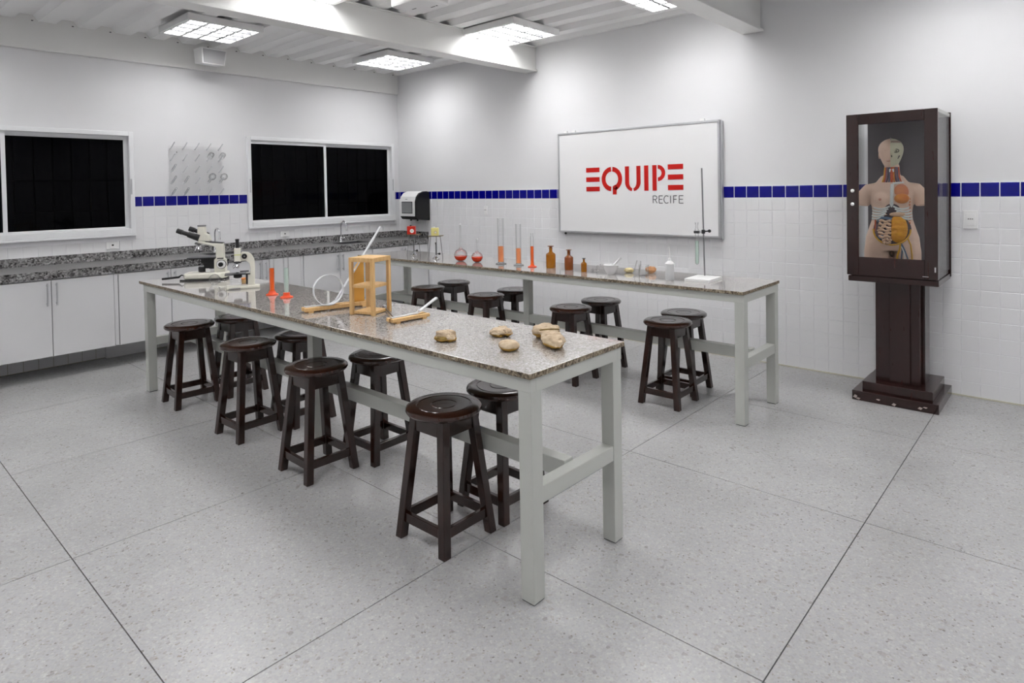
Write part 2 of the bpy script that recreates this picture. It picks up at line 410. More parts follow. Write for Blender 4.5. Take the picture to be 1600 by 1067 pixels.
# ---------------------------------------------------------------- ceiling luminaires
def luminaire(label, x, y, first=[None]):
    if first[0] is None:
        t = thing('ceiling_light', label, 'light', (x, y, 3.205), 0, 'square louvred ceiling lights')
        h = .36; o = .325
        mb = MB().box(-h, h, -h, -o, 0, .062).box(-h, h, o, h, 0, .062).box(-h, -o, -o, o, 0, .062).box(o, h, -o, o, 0, .062).box(-h, h, -h, h, .055, .062)
        mb.build('housing', M_white, t)
        for k in range(4):
            yk = -.2438+.1625*k
            MB().tube([(-.30, yk, .034), (.30, yk, .034)], .013, 10).build('lamp_tube', M_tube, t, smooth=40)
        for k in range(3):
            yk = -.1625+.1625*k
            MB().hexa([(-o, yk-.016, .0), (o, yk-.016, .0), (o, yk+.016, .0), (-o, yk+.016, .0), (-o, yk-.002, .05), (o, yk-.002, .05), (o, yk+.002, .05), (-o, yk+.002, .05)]).build('reflector', M_refl, t)
        for k in range(3):
            xk = -.1625+.1625*k
            MB().hexa([(xk-.012, -o, .001), (xk+.012, -o, .001), (xk+.012, o, .001), (xk-.012, o, .001), (xk-.001, -o, .032), (xk+.001, -o, .032), (xk+.001, o, .032), (xk-.001, o, .032)]).build('louver_blade', M_blade, t)
        la = bpy.data.lights.new('lamp', 'AREA'); la.shape = 'SQUARE'; la.size = .60; la.energy = LAMP_W; la.color = (1, .992, .985)
        lo = bpy.data.objects.new('lamp', la); COL.objects.link(lo); lo.parent = t; lo.location = (0, 0, .052)
        first[0] = t; return t
    c = copy_tree(first[0]); c.location = (x, y, 3.205); c['label'] = label; return c
Lx = {-6.42: 'in the bay beside the window wall', -4.43: 'beside the left side of the middle bay', -2.605: 'beside the second beam', -.6: 'in the bay beyond the second beam', 1.4: 'in the far right bay'}
LL = [(-6.42, 4.95, 'square louvred ceiling light in the far corner between the walls'),
      (-6.42, 2.72, 'square louvred ceiling light above the wall speaker and first window'),
      (-4.43, 4.94, 'square louvred ceiling light beside the near face of the first beam'),
      (-4.43, 2.70, 'square louvred ceiling light cut by the top frame edge above the long beam'),
      (-2.605, 4.90, 'square louvred ceiling light tucked against the second beam above the whiteboard'),
      (-2.605, 2.70, 'louvred ceiling light above the bench end out of frame'),
      (-.55, 4.90, 'louvred ceiling light over the display cabinet out of frame'), (-.55, 2.70, 'louvred ceiling light out of frame on the open floor side'),
      (-6.42, .45, 'louvred ceiling light out of frame over the first window'), (-4.43, .45, 'louvred ceiling light out of frame, first bay of the middle'),
      (-2.605, .45, 'louvred ceiling light out of frame over the near floor'), (-.55, .45, 'louvred ceiling light out of frame above the viewer'),
      (1.5, 4.90, 'louvred ceiling light out of frame, far right'), (1.5, 2.70, 'louvred ceiling light out of frame, middle right'), (1.5, .45, 'louvred ceiling light out of frame, near right'),
      (-4.43, -1.6, 'louvred ceiling light out of frame, back left'), (-1.5, -1.6, 'louvred ceiling light out of frame, back right')]
for x, y, l in LL: luminaire(l, x, y)

# ---------------------------------------------------------------- windows
def window(n, w, mull):
    y0, y1, z0, z1 = w
    d = .028
    m = MB()   # casing proud of the wall
    m.box(XL-.10, XL+d, y0, y0+.045, z0, z1).box(XL-.10, XL+d, y1-.045, y1, z0, z1)
    m.box(XL-.10, XL+d, y0+.045, y1-.045, z1-.045, z1).box(XL-.10, XL+d+.012, y0+.045, y1-.045, z0, z0+.055)
    f = struct(m.build('window_%d' % n, M_alu_w, bev=.004))
    MB().box(XL-.10, XL+.045, y0+.0, y1-.0, z0-.022, z0).build('window_sill', M_alu_w, f, bev=.003)
    def sash(a, b, x, nm):
        t = .034; zb, zt = z0+.055, z1-.045
        s = MB().box(x, x+.025, a, a+t, zb, zt).box(x, x+.025, b-t, b, zb, zt).box(x, x+.025, a+t, b-t, zb, zb+.02).box(x, x+.025, a+t, b-t, zt-.04, zt).build('sash', M_alu_w, f, bev=.002)
        MB().box(x+.009, x+.015, a+t, b-t, zb+.02, zt-.04).build('pane', M_pane, s)
    sash(y0+.045-.02, mull+.035, XL-.02, 'a'); sash(mull-.01, y1-.045-.0, XL-.055, 'b')
    MB().box(XL+d-.006, XL+d+.004, y1-.04, y1-.025, 1.62, 1.78).box(XL+d-.006, XL+d+.004, y0+.022, y0+.034, 1.62, 1.78).build('latch', M_alu, f)
    k = y0+.09
    while k < y1-.05:
        MB().box(XL-.150, XL-.136, k, k+.014, z0, z1).build('security_bar', M_night, f); k += .155
    for zz in (1.45, 1.76): MB().box(XL-.147, XL-.139, y0, y1, zz, zz+.012).build('cross_bar', M_night, f)
window(1, W1, 1.195); window(2, W2, 4.535)

# ---------------------------------------------------------------- wall cabinets and counter
CF = -6.75
def cabinet(y0, y1, seam, label):
    t = thing('base_cabinet', label, 'cabinet', (0, 0, 0), 0, 'white laminate cabinets under the counter')
    z0, z1 = .2, .879
    MB().box(XL+.002, CF-.02, y0, y1, z0, .79).build('body', M_gap, t)
    for (a, b, h) in ((y0, seam, seam-.035), (seam, y1, seam+.035)):
        d = MB().box(CF-.019, CF, a+.0025, b-.0025, z0+.0, z1-.006).build('door', M_cab, t, bev=.0015)
        MB().bar((CF+.03, h, .65), (CF+.03, h, .85), .011, .011, (1,0,0)).bar((CF-.002, h, .67), (CF+.03, h, .67), .009, .009).bar((CF-.002, h, .83), (CF+.03, h, .83), .009, .009).build('handle', M_alu, d)
cabinet(-.08, .915, .42, 'white two-door base cabinet under the counter, cut off at the left picture edge')
cabinet(.92, 1.899, 1.414, 'white two-door base cabinet under the left window, left of the filler strip')
cabinet(1.936, 2.868, 2.40, 'white two-door base cabinet behind the far end leg of the front bench')
cabinet(2.872, 3.811, 3.349, 'white two-door base cabinet behind the two microscopes')
cabinet(3.848, 4.81, 4.333, 'white two-door base cabinet behind the looped track, under the second tap')
cabinet(4.815, 5.735, 5.296, 'white two-door base cabinet ending at the whiteboard wall')
for y in (1.901, 3.814):
    o = MB().box(CF-.03, CF-.008, y, y+.032, .2, .879).build('filler_strip', M_cab)
    tag(o, 'narrow white filler strip between two cabinets, %s' % ('under the left window' if y < 2 else 'below the socket under the right window'), 'filler strip')
# counter with two sink cut-outs
sinks = [(2.85, 3.25), (4.45, 4.85)]
sx0, sx1 = -7.14, -6.86
m = MB(); ya = -.1
for a, b in sinks:
    m.box(XL+.02, CF+.01, ya, a, .88, .955); m.box(XL+.02, sx0, a, b, .88, .955); m.box(sx1, CF+.01, a, b, .88, .955); ya = b
m.box(XL+.02, CF+.01, ya, YB-.02, .88, .955)
m.m = [1 if i % 6 == 1 else 0 for i in range(len(m.f))]
ct = tag(m.build('countertop', [M_dark, M_dark_top]), 'long grey speckled granite counter running under the windows', 'countertop')
MB().box(XL+.005, XL+.025, -.1, YB-.006, .9, 1.038).build('backsplash', M_dark, ct, bev=.002)
MB().box(XL+.025, CF+.01, YB-.026, YB-.006, .9, 1.038).build('backsplash', M_dark, ct, bev=.002)
for i, (a, b) in enumerate(sinks):
    t = thing('sink', 'small steel sink sunk into the grey counter, %s' % ('behind the microscopes' if i == 0 else 'nearer the corner'), 'sink', (0, 0, 0))
    g = .012
    MB().box(sx0-g, sx1+g, a-g, a+.006, .956, .959).box(sx0-g, sx1+g, b-.006, b+g, .956, .959).box(sx0-g, sx0+.006, a, b, .956, .959).box(sx1-.006, sx1+g, a, b, .956, .959).build('rim', M_steel, t)
    MB().box(sx0+.001, sx0+.004, a, b, .80, .956).box(sx1-.004, sx1-.001, a, b, .80, .956).box(sx0, sx1, a, a+.003, .80, .956).box(sx0, sx1, b-.003, b, .80, .956).box(sx0, sx1, a, b, .798, .802).build('basin', M_steel, t)
def tap(y, label):
    t = thing('tap', label, 'tap', (-7.21, y, .955), 0, 'gooseneck taps')
    MB().lathe([(.026, 0), (.026, .01), (.016, .022), (.014, .06), (.010, .07)], 16).build('base', M_chrome, t, smooth=40)
    pts = [(0, 0, .06), (0, 0, .10), (.004, 0, .15)]
    for k in range(9):
        a = PI-(PI*1.06)*k/8; pts.append((.066+.062*math.cos(a), 0, .205+.068*math.sin(a)))
    pts.append((.130, 0, .165))
    MB().tube(pts, .0085, 10).build('spout', M_chrome, t, smooth=50)
    MB().tube([(.130, 0, .172), (.131, 0, .150)], .012, 10).build('nozzle', M_chrome, t, smooth=40)
    MB().tube([(0, 0, .052), (.055, .01, .056)], .007, 8).ball((.06, .011, .056), .013, 10, 6).build('lever', M_chrome, t, smooth=50)
tap(3.03, 'chrome gooseneck tap rising behind the binocular microscope')
tap(4.65, 'chrome gooseneck tap on the counter under the right pane of the second window')

# ---------------------------------------------------------------- benches
def bench(label, x0, x1, y0, y1, lx0, lx1, ly0, ly1):
    t = thing('laboratory_bench', label, 'table', (0, 0, 0), 0, 'long granite-topped laboratory benches')
    top = MB().box(x0, x1, y0, y1, .878, .90)
    top.m = [1, 0, 1, 1, 1, 1]
    top.build('tabletop', [M_gran, M_gran_edge], t, bev=.0015)
    w = .066; z = .822
    ax0, ax1, ay0, ay1 = lx0, lx1, ly0, ly1
    MB().box(ax0, ax1, ay0, ay0+.03, z, .877).build('apron', M_table, t, bev=.002)
    MB().box(ax0, ax1, ay1-.03, ay1, z, .877).build('apron', M_table, t, bev=.002)
    MB().box(ax0, ax0+.03, ay0+.03, ay1-.03, z, .877).build('apron', M_table, t, bev=.002)
    MB().box(ax1-.03, ax1, ay0+.03, ay1-.03, z, .877).build('apron', M_table, t, bev=.002)
    for lx in (lx0+.001, lx1-w-.001):
        for ly in (ly0+.001, ly1-w-.001):
            l = MB().box(lx, lx+w, ly, ly+w, .004, .83).build('leg', M_table, t, bev=.003)
            MB().box(lx+.003, lx+w-.003, ly+.003, ly+w-.003, 0, .006).build('foot', M_dsteel, l)
    cx = (lx0+lx1)/2; cy = (ly0+ly1)/2
    MB().box(cx-w/2, cx+w/2, cy-w/2, cy+w/2, 0.0, .83).build('leg', M_table, t, bev=.003)
    for lx in (lx0+.001, lx1-w-.001):
        MB().box(lx+.004, lx+w-.004, ly0+w, ly1-w, .375, .442).build('end_rail', M_table, t, bev=.003)
    MB().box(lx0+w, cx-w/2, cy-.03, cy+.03, .376, .452).build('stretcher', M_table, t, bev=.003)
    MB().box(cx+w/2, lx1-w, cy-.03, cy+.03, .376, .452).build('stretcher', M_table, t, bev=.003)
bench('long granite-topped bench with grey legs in front, carrying microscopes and casts', -5.79, -1.555, 1.81, 2.475, -5.72, -1.56, 1.82, 2.455)
bench('long granite-topped bench with grey legs along the whiteboard wall, carrying flasks', -6.04, -1.66, 4.105, 4.765, -5.97, -1.665, 4.122, 4.755)

# ---------------------------------------------------------------- stools
def make_stool():
    t = thing('lab_stool', 'x', 'stool', (0, 0, 0), 0, 'dark wooden laboratory stools')
    MB().lathe([(0, .576), (.16, .576), (.172, .582), (.178, .592), (.176, .603), (.166, .610), (.128, .611), (.126, .6085), (.122, .6085), (.120, .6105), (.062, .609), (.060, .607), (.056, .607), (.054, .609), (0, .608)], 40).build('seat', M_wood_seat, t, smooth=35)
    s = .099
    m = MB()
    for (a, b) in (((-s, -s), (s, -s)), ((s, -s), (s, s)), ((s, s), (-s, s)), ((-s, s), (-s, -s))):
        MB().bar((a[0], a[1], .538), (b[0], b[1], .538), .022, .076).build('apron', M_wood, t, bev=.002)
    for sx in (-1, 1):
        for sy in (-1, 1):
            p0 = Vector((sx*.146, sy*.146, 0)); p1 = Vector((sx*.090, sy*.090, .576)); w = .021
            q = [(-w,-w), (w,-w), (w,w), (-w,w)]
            MB().hexa([p0+Vector((a, b, 0)) for a, b in q]+[p1+Vector((a, b, 0)) for a, b in q]).build('leg', M_wood, t, bev=.004)
    z = .098; s = .137
    for (a, b) in (((-s, -s), (s, -s)), ((s, -s), (s, s)), ((s, s), (-s, s)), ((-s, s), (-s, -s))):
        MB().bar((a[0], a[1], z), (b[0], b[1], z), .022, .045).build('stretcher', M_wood, t, bev=.003)
    return t
stools = [
 (-2.21, 1.955, 1, 'dark wooden round stool nearest the camera, glossy ringed seat, outside the front bench'),
 (-3.30, 1.945, -1, 'reddish-brown round stool second from the bench near end, below the looped track'),
 (-4.17, 1.955, 2, 'dark round stool third from the front bench near end, below the measuring cylinders'),
 (-5.15, 1.955, -3, 'dark round stool on the open side next to the front bench far end leg'),
 (-2.20, 2.335, -1, 'dark stool half hidden under the front bench below the fossil casts'),
 (-3.22, 2.32, 1, 'dark stool half hidden under the front bench, behind the reddish-brown stool'),
 (-4.13, 2.32, 2, 'dark stool half hidden under the middle of the front bench beside its centre leg'),
 (-5.13, 2.325, 0, 'dark stool half hidden under the front bench far end, nearest the white cabinets'),
 (-2.30, 4.262, 1, 'dark wooden stool fully visible before the rear bench near end, under the retort stand'),
 (-3.20, 4.265, 0, 'dark wooden stool in front of the rear bench, half behind the front bench corner'),
 (-4.21, 4.28, -2, 'dark wooden stool in front of the rear bench, left of its centre leg'),
 (-5.04, 4.27, 1, 'reddish-dark stool in front of the rear bench behind the small ramp'),
 (-2.35, 4.615, 1, 'dark stool on the wall side of the rear bench behind the fully visible stool'),
 (-3.19, 4.70, -1, 'dark stool on the wall side of the rear bench, just right of its centre leg'),
 (-4.21, 4.69, 1, 'dark stool on the wall side of the rear bench, partly hidden by its centre leg'),
 (-5.10, 4.69, 0, 'dark stool on the wall side of the rear bench, farthest from the camera')]
st0 = None
for x, y, a, l in stools:
    if st0 is None: st0 = make_stool(); s = st0
    else: s = copy_tree(st0)
    s.location = (x, y, 0); s.rotation_euler.z = math.radians(a); s['label'] = l

# ---------------------------------------------------------------- whiteboard
yb = 5.69
wb = thing('whiteboard', 'large white wall board with aluminium frame and a red and grey wordmark', 'whiteboard', (0, 0, 0))
x0, x1, z0, z1 = -4.415, -2.515, 1.113, 2.222
MB().box(x0+.018, x1-.018, yb+.003, yb+.03, z0+.018, z1-.018).build('panel', M_board, wb)
f = .02
MB().box(x0, x0+f, yb-.004, YB-.006, z0, z1).box(x1-f, x1, yb-.004, YB-.006, z0, z1).box(x0+f, x1-f, yb-.004, yb+.03, z1-f, z1).box(x0+f, x1-f, yb-.004, yb+.03, z0, z0+f).build('frame', M_alu, wb, bev=.002)
MB().box(x1, x1+.012, yb+.015, YB-.006, z0-.012, z1-.01).build('rear_frame', M_alu, wb)
for bx in (-4.33, -4.22, -2.71): MB().box(bx, bx+.04, yb+.005, yb+.03, z1, z1+.022).build('bracket', M_white, wb)
MB().ball((-4.33, yb+.01, z0-.012), .014, 10, 6).build('rubber_foot', M_black, wb)
lm = MB(); fy0, fy1 = yb+.0005, yb+.004
def rect(a, b, c, d): lm.box(a, b, fy0, fy1, c, d)
def finish(name, mt, label=None):
    global lm
    o = lm.build(name, mt, wb, label=label); lm = MB(); return o
def arc(cx, cz, rx, rz, ix, iz, a0, a1, n=20):
    for k in range(n):
        a, b = math.radians(a0+(a1-a0)*k/n), math.radians(a0+(a1-a0)*(k+1)/n)
        lm.prism([(cx+ix*math.cos(a), cz+iz*math.sin(a)), (cx+rx*math.cos(a), cz+rz*math.sin(a)), (cx+rx*math.cos(b), cz+rz*math.sin(b)), (cx+ix*math.cos(b), cz+iz*math.sin(b))], fy0, fy1, 'y')
for (a, b) in ((1.773, 1.823), (1.670, 1.720), (1.567, 1.617)): rect(-4.031, -3.858, a, b)
finish('letter', M_red)
cx, cz = -3.7035, 1.695
arc(cx, cz, .127, .129, .079, .080, 95, 265); arc(cx, cz, .127, .129, .079, .080, -62, 85)
rect(cx+.011, cx+.058, 1.532, 1.60); lm.prism([(cx+.011, 1.60), (cx+.058, 1.575), (cx+.075, 1.60), (cx+.045, 1.635), (cx+.011, 1.618)], fy0, fy1, 'y')
finish('letter', M_red)
rect(-3.540, -3.492, 1.655, 1.822); rect(-3.405, -3.358, 1.655, 1.822)
ucx = -3.449
arc(ucx, 1.655, .091, .091, .043, .062, 180, 262, 12); arc(ucx, 1.655, .091, .091, .043, .062, 278, 360, 12)
finish('letter', M_red)
rect(-3.315, -3.267, 1.567, 1.823); finish('letter', M_red)
rect(-3.221, -3.174, 1.567, 1.823); arc(-3.160, 1.742, .081, .081, .041, .043, -90, 90, 16); finish('letter', M_red)
for (a, b) in ((1.774, 1.824), (1.673, 1.723), (1.570, 1.620)): rect(-3.050, -2.886, a, b)
finish('letter', M_red)
# RECIFE in thin grey strokes
def strokes(segs, w=.0085):
    for s in segs:
        for (a, b) in zip(s[:-1], s[1:]):
            lm.bar((a[0], (fy0+fy1)/2, a[1]), (b[0], (fy0+fy1)/2, b[1]), w, .003, (0, 1, 0))
z0_, z1_ = 1.441, 1.514; H = z1_-z0_
def G(x, w, pts): return [[(x+p[0]*w, z0_+p[1]*H) for p in s] for s in pts]
Rr = [[(0,0),(0,1),(.6,1),(.85,.93),(.95,.76),(.85,.58),(.6,.5),(0,.5)], [(.5,.5),(1,0)]]
Ee = [[(1,1),(0,1),(0,0),(1,0)], [(0,.52),(.9,.52)]]
Cc = [[(1,.9),(.75,1),(.45,1),(.15,.82),(0,.5),(.15,.18),(.45,0),(.75,0),(1,.1)]]
Ff = [[(1,1),(0,1),(0,0)], [(0,.52),(.9,.52)]]
for g, x, w in ((Rr, -3.217, .046), (Ee, -3.150, .040), (Cc, -3.098, .050), ([[(0,0),(0,1)]], -3.024, .01), (Ff, -2.992, .036), (Ee, -2.932, .044)):
    strokes(G(x, w, g)); finish('letter', M_grey)

# ---------------------------------------------------------------- wall fittings
def plate(label, cat, loc, w, h, d, facing, name='power_outlet', dark=True):
    t = thing(name, label, cat, loc)
    if facing == 'y':
        MB().box(-w/2, w/2, -.012, 0, -h/2, h/2).build('cover', M_white, t, bev=.003)
        MB().box(-w*.32, w*.32, -.016, -.012, -h*.33, h*.33).build('insert', M_white, t, bev=.002)
        for k in (-1, 0, 1): MB().box(k*.012-.004, k*.012+.004, -.0172, -.016, .002, .008).build('slot', M_dsteel, t)
    else:
        MB().box(0, .012, -w/2, w/2, -h/2, h/2).build('cover', M_white, t, bev=.003)
        MB().box(.012, .016, -w*.25, w*.25, -h*.36, h*.36).build('insert', M_white, t, bev=.002)
        MB().box(.016, .0172, -.009, .009, -.004, .012).build('slot', M_dsteel, t)
    return t
plate('white wall socket on the tiles right of the display cabinet', 'socket', (-.618, YB-.005, 1.322), .088, .135, .01, 'y')
plate('small white wall socket on the tiles between the towel dispenser and whiteboard', 'socket', (-5.62, YB-.005, 1.345), .05, .11, .01, 'y')
plate('white wall socket above the counter under the left window', 'socket', (XL+.005, 2.073, 1.10), .115, .072, .01, 'x')
plate('white wall socket above the counter under the window near the corner', 'socket', (XL+.005, 3.957, 1.098), .115, .072, .01, 'x')
# towel dispenser
t = thing('towel_dispenser', 'white and black paper towel dispenser on the wall above the counter end', 'dispenser', (-6.875, 5.742, 1.20))
prf = [(0, .05), (.0, .39), (-.05, .40), (-.11, .398), (-.18, .375), (-.225, .325), (-.245, .26), (-.245, .05), (-.22, .02), (-.02, .0), (0, .0)]
MB().prism(prf, -.165, .175, 'x').build('body', M_black, t, bev=.008)
sh = [(-.04, .404), (-.11, .403), (-.183, .379), (-.230, .328), (-.250, .262), (-.250, .062), (-.244, .062), (-.240, .26), (-.222, .322), (-.178, .370), (-.11, .392), (-.04, .394)]
MB().prism(sh, -.172, .150, 'x').build('cover', M_white, t, bev=.004)
MB().box(-.125, .105, -.2535, -.249, .10, .262).build('window_frame', M_dsteel, t, bev=.003)
MB().box(-.115, .095, -.2555, -.2535, .11, .252).build('window_insert', M_towel, t)
MB().box(-.045, .0, -.2515, -.2495, .292, .298).build('badge', M_grey, t)
for k in (-.09, .05): MB().ball((k, -.12, .004), .014, 8, 6).build('cutter_knob', M_black, t)
# speaker on the tie beam
t = thing('wall_speaker', 'small pale box speaker hung below the ceiling above the first window gap', 'speaker', (-7.12, 3.00, 3.02), math.radians(4))
MB().hexa([(-.10, -.125, .015), (.07, -.125, 0), (.07, .125, 0), (-.10, .125, .015), (-.10, -.14, .17), (.09, -.14, .17), (.09, .14, .17), (-.10, .14, .17)]).build('cabinet', M_white, t, bev=.006)
MB().hexa([(.073, -.11, .012), (.078, -.11, .012), (.078, .11, .012), (.073, .11, .012), (.089, -.125, .155), (.094, -.125, .155), (.094, .125, .155), (.089, .125, .155)]).build('grille', mat('speaker_grille', srgb(176,176,178), .8, .2), t)
MB().bar((-.02, 0, .165), (-.02, 0, .25), .03, .01).bar((-.19, -.03, .1), (-.05, -.03, .1), .02, .02).build('bracket', M_white, t)
# projector under the deck
t = thing('projector', 'white ceiling projector seen from below at the top edge of the picture', 'projector', (-3.96, 3.33, 3.08))
MB().box(-.19, .19, -.15, .15, 0, .09).build('housing', M_white, t, bev=.02)
MB().lathe([(.04, 0), (.042, .03), (.03, .034)], 18).build('lens', M_dsteel, t, loc=(.19, .06, .045))
MB().bar((0, 0, .09), (0, 0, .19), .05, .05, (1, 0, 0)).box(-.07, .07, -.07, .07, .182, .188).build('mount', M_white, t)
MB().box(.05, .10, .07, .078, -.0015, 0).box(.115, .13, .065, .078, -.0015, 0).box(-.1, -.05, 0, .006, -.0015, 0).build('vent_slot', M_black, t)

# drying rack of pegs
rk = thing('drying_rack', 'clear plastic glassware drying rack with rows of pegs on the wall between windows', 'rack', (XL+.002, 2.92, 1.87))
pl = glassy('rack_acrylic', (.985,.985,.985,1), (.9,.9,.9,1), .04, .3)
MB().box(0, .006, -.285, .285, -.272, .272).build('back_plate', pl, rk, bev=.002)
pegpos = []
for r in range(5):
    for c in range(5):
        y = -.265+.1285*c; z = .242-.1265*r
        pegpos.append((y, z))
        MB().tube([(.006, y, z), (.018, y, z), (.125, y+.005, z+.068)], [.009, .006, .005], 8).build('peg', M_alu_w, rk, smooth=50)
for y, z in ((-.2, .24), (.19, .235)): MB().ball((.006, y, z-.035), .007, 8, 6).build('screw', M_steel, rk)
def rack_glass(i, kind, label, c):
    y, z = pegpos[i]; d = Vector((.107, .005, .068)).normalized()
    o = Vector((XL+.002+.030, 2.92+y, 1.87+z+.008))
    if kind == 'tube': prs = [(.011, 0), (.0105, .10), (.010, .118), (.006, .126)]
    elif kind == 'flask': prs = [(.013, 0), (.012, .06), (.018, .075), (.034, .098), (.038, .12), (.030, .145), (.012, .156)]
    else: prs = [(.030, 0.05), (.029, .11), (.026, .122), (.01, .124)]
    vs = MB(); q = d.to_track_quat('Z', 'Y').to_matrix()
    tmp = MB().lathe(prs, 14); vs.add([o+q @ Vector(p) for p in tmp.v], tmp.f[:-2]+[tmp.f[-1]])
    b = vs.build({'tube': 'test_tube', 'flask': 'small_flask', 'cup': 'small_beaker'}[kind], M_glass, smooth=60)
    tag(b, label, {'tube': 'test tube', 'flask': 'flask', 'cup': 'beaker'}[kind], 'glassware hung on the drying rack')
rack_glass(18, 'flask', 'small clear flask upturned on the drying rack, fourth row, fourth peg', 0)
rack_glass(19, 'flask', 'small clear flask upturned on the drying rack, fourth row, end peg', 0)
rack_glass(8, 'cup', 'small clear beaker upturned on the drying rack, second row, fourth peg', 0)
rack_glass(9, 'cup', 'small clear beaker upturned on the drying rack, second row, end peg', 0)
rack_glass(10, 'tube', 'clear tube on the drying rack, start of the third row', 0)
rack_glass(15, 'tube', 'clear tube on the drying rack, start of the fourth row', 0)
rack_glass(16, 'tube', 'clear tube on the drying rack, fourth row, second peg', 0)
rack_glass(20, 'tube', 'clear tube on the drying rack, start of the bottom row', 0)
rack_glass(21, 'tube', 'clear tube on the drying rack, bottom row, second peg', 0)

# ---------------------------------------------------------------- display cabinet
dc = thing('display_cabinet', 'tall dark mahogany display cabinet on a pedestal against the tiled wall', 'cabinet', (0, 0, 0))
X0, X1, Y0, Y1 = -1.30, -.734, 5.14, 5.66
MB().box(-1.277, -.735, 5.16, 5.735, 0, .07).build('base_step', M_mahog, dc, bev=.003)
MB().box(-1.217, -.776, 5.20, 5.70, .07, .138).build('base_step', M_mahog, dc, bev=.003)
scf = MB()
for (a, b, c) in ((-1.25, .012, .02), (-1.12, .03, .012), (-1.02, .012, .03), (-.86, .02, .028), (-.83, .035, .01), (-1.27, .02, .04)):
    scf.prism([(a, b), (a+.02, b-.006), (a+.03, b+c*.3), (a+.012, b+c*.5)], 5.1592, 5.16, 'y')
scf.build('scuff_marks', mat('bare_scuff', srgb(170,160,155), .7, .2), dc)
MB().box(-1.15, -.868, 5.30, 5.64, .138, .885).build('pedestal', M_mahog, dc, bev=.004)
MB().box(-1.055, -.925, 5.272, 5.30, .138, .885).build('pilaster', M_mahog, dc, bev=.003)
MB().box(-.868, -.848, 5.38, 5.56, .138, .885).build('pilaster', M_mahog, dc, bev=.003)
MB().box(X0+.005, X1+.002, 5.15, 5.67, .885, .925).build('bottom_shelf', M_mahog, dc, bev=.004)
MB().box(X0+.02, X1-.02, Y0+.035, Y1, .925, .955).build('case_floor', M_mahog, dc)
MB().box(X0, X1, Y0+.022, Y1, 2.082, 2.106).build('case_top', mat('white_top', srgb(200,200,198), .4, .4), dc, bev=.002)
zb, zt = .932, 2.106
for a in (X0, X1-.03):     # corner posts
    MB().box(a, a+.03, Y0+.022, Y0+.05, zb, zt-.024).build('post', M_mahog, dc)
d = MB().box(X0+.0, X0+.078, Y0-.004, Y0+.02, zb, zt).box(X1-.078, X1, Y0-.004, Y0+.02, zb, zt).box(X0+.078, X1-.078, Y0-.004, Y0+.02, 2.03, zt).box(X0+.078, X1-.078, Y0-.004, Y0+.02, zb, 1.065).build('door', M_mahog, dc, bev=.003)
MB().box(X0+.078, X1-.078, Y0+.006, Y0+.011, 1.065, 2.03).build('glass_pane', M_case, d)
for z, nm in ((1.55, 'knob'), (1.452, 'knob')):
    MB().ball((X0+.043, Y0-.018, z), .013, 12, 8).tube([(X0+.043, Y0-.004, z), (X0+.043, Y0-.018, z)], .006, 8).build(nm, M_white, d, smooth=60)
MB().box(X1-.02, X1-.012, Y0-.006, Y0-.004, .985, 1.02).build('hinge', M_alu, d)
MB().box(X1-.09, X1-.055, Y0-.005, Y0-.004, .95, .954).build('badge', M_alu, d)
MB().box(X1-.008, X1-.003, Y0+.05, Y1-.026, zb, zt-.024).build('side_glass', M_case, dc)
MB().box(X0+.003, X0+.008, Y0+.05, Y1-.026, zb, zt-.024).build('side_glass', M_case, dc)
MB().box(X0+.028, X1-.004, Y1-.02, Y1-.006, zb+.02, zt-.024).build('back_board', M_back, dc)
MB().box(X1-.02, X1+.006, Y1, Y1+.022, .90, 2.115).build('rear_strip', M_mahog, dc)

# ---------------------------------------------------------------- anatomical torso
TO = thing('anatomical_torso', 'life-size anatomical torso model with open belly inside the glass display cabinet', 'model', (-1.058, 5.40, .955), math.radians(9))
def Z(z): return z-.955
def sect(cx, cy, z, hw, hd, n=28, p=2.3, fl=1.0):
    out = []
    for k in range(n):
        a = 2*PI*k/n; c, s = math.cos(a), math.sin(a)
        out.append((cx+hw*math.copysign(abs(c)**(2/p), c), cy+hd*math.copysign(abs(s)**(2/p), s)*(fl if s > 0 else 1), Z(z)))
    return out
bm_ = MB()
bm_.loft([sect(0, 0, z, w, d) for z, w, d in ((1.10, .160, .085), (1.14, .178, .095), (1.20, .172, .100), (1.27, .150, .095), (1.33, .132, .085), (1.39, .128, .082), (1.45, .136, .088), (1.51, .148, .090), (1.56, .150, .082), (1.59, .125, .068), (1.615, .085, .056), (1.64, .055, .050), (1.70, .050, .050), (1.74, .048, .05))])
for s in (-1, 1):
    bm_.loft([sect(s*.092, 0, z, w, .085, 20, 2.1) for z, w in ((.957, .088), (1.03, .092), (1.10, .092), (1.17, .080))])
    pts = [(s*.10, .005, Z(1.555)), (s*.150, .005, Z(1.548)), (s*.178, .005, Z(1.515)), (s*.188, .003, Z(1.475)), (s*.191, 0, Z(1.432))]
    bm_.tube(pts, [.052, .052, .050, .046, .043], 18)
    bm_.ball((s*.062, -.070, Z(1.485)), (.052, .040, .050), 18, 12)
    bm_.loft([sect(s*.06, .008, 1.60, .05, .04, 18), sect(s*.035, .008, 1.655, .035, .04, 18)])
body = bm_.build('body', M_skin, TO, smooth=80)
rm = body.modifiers.new('remesh', 'REMESH'); rm.mode = 'VOXEL'; rm.voxel_size = .0055; rm.use_smooth_shade = True
sm_ = body.modifiers.new('smooth', 'SMOOTH'); sm_.iterations = 8; sm_.factor = .6
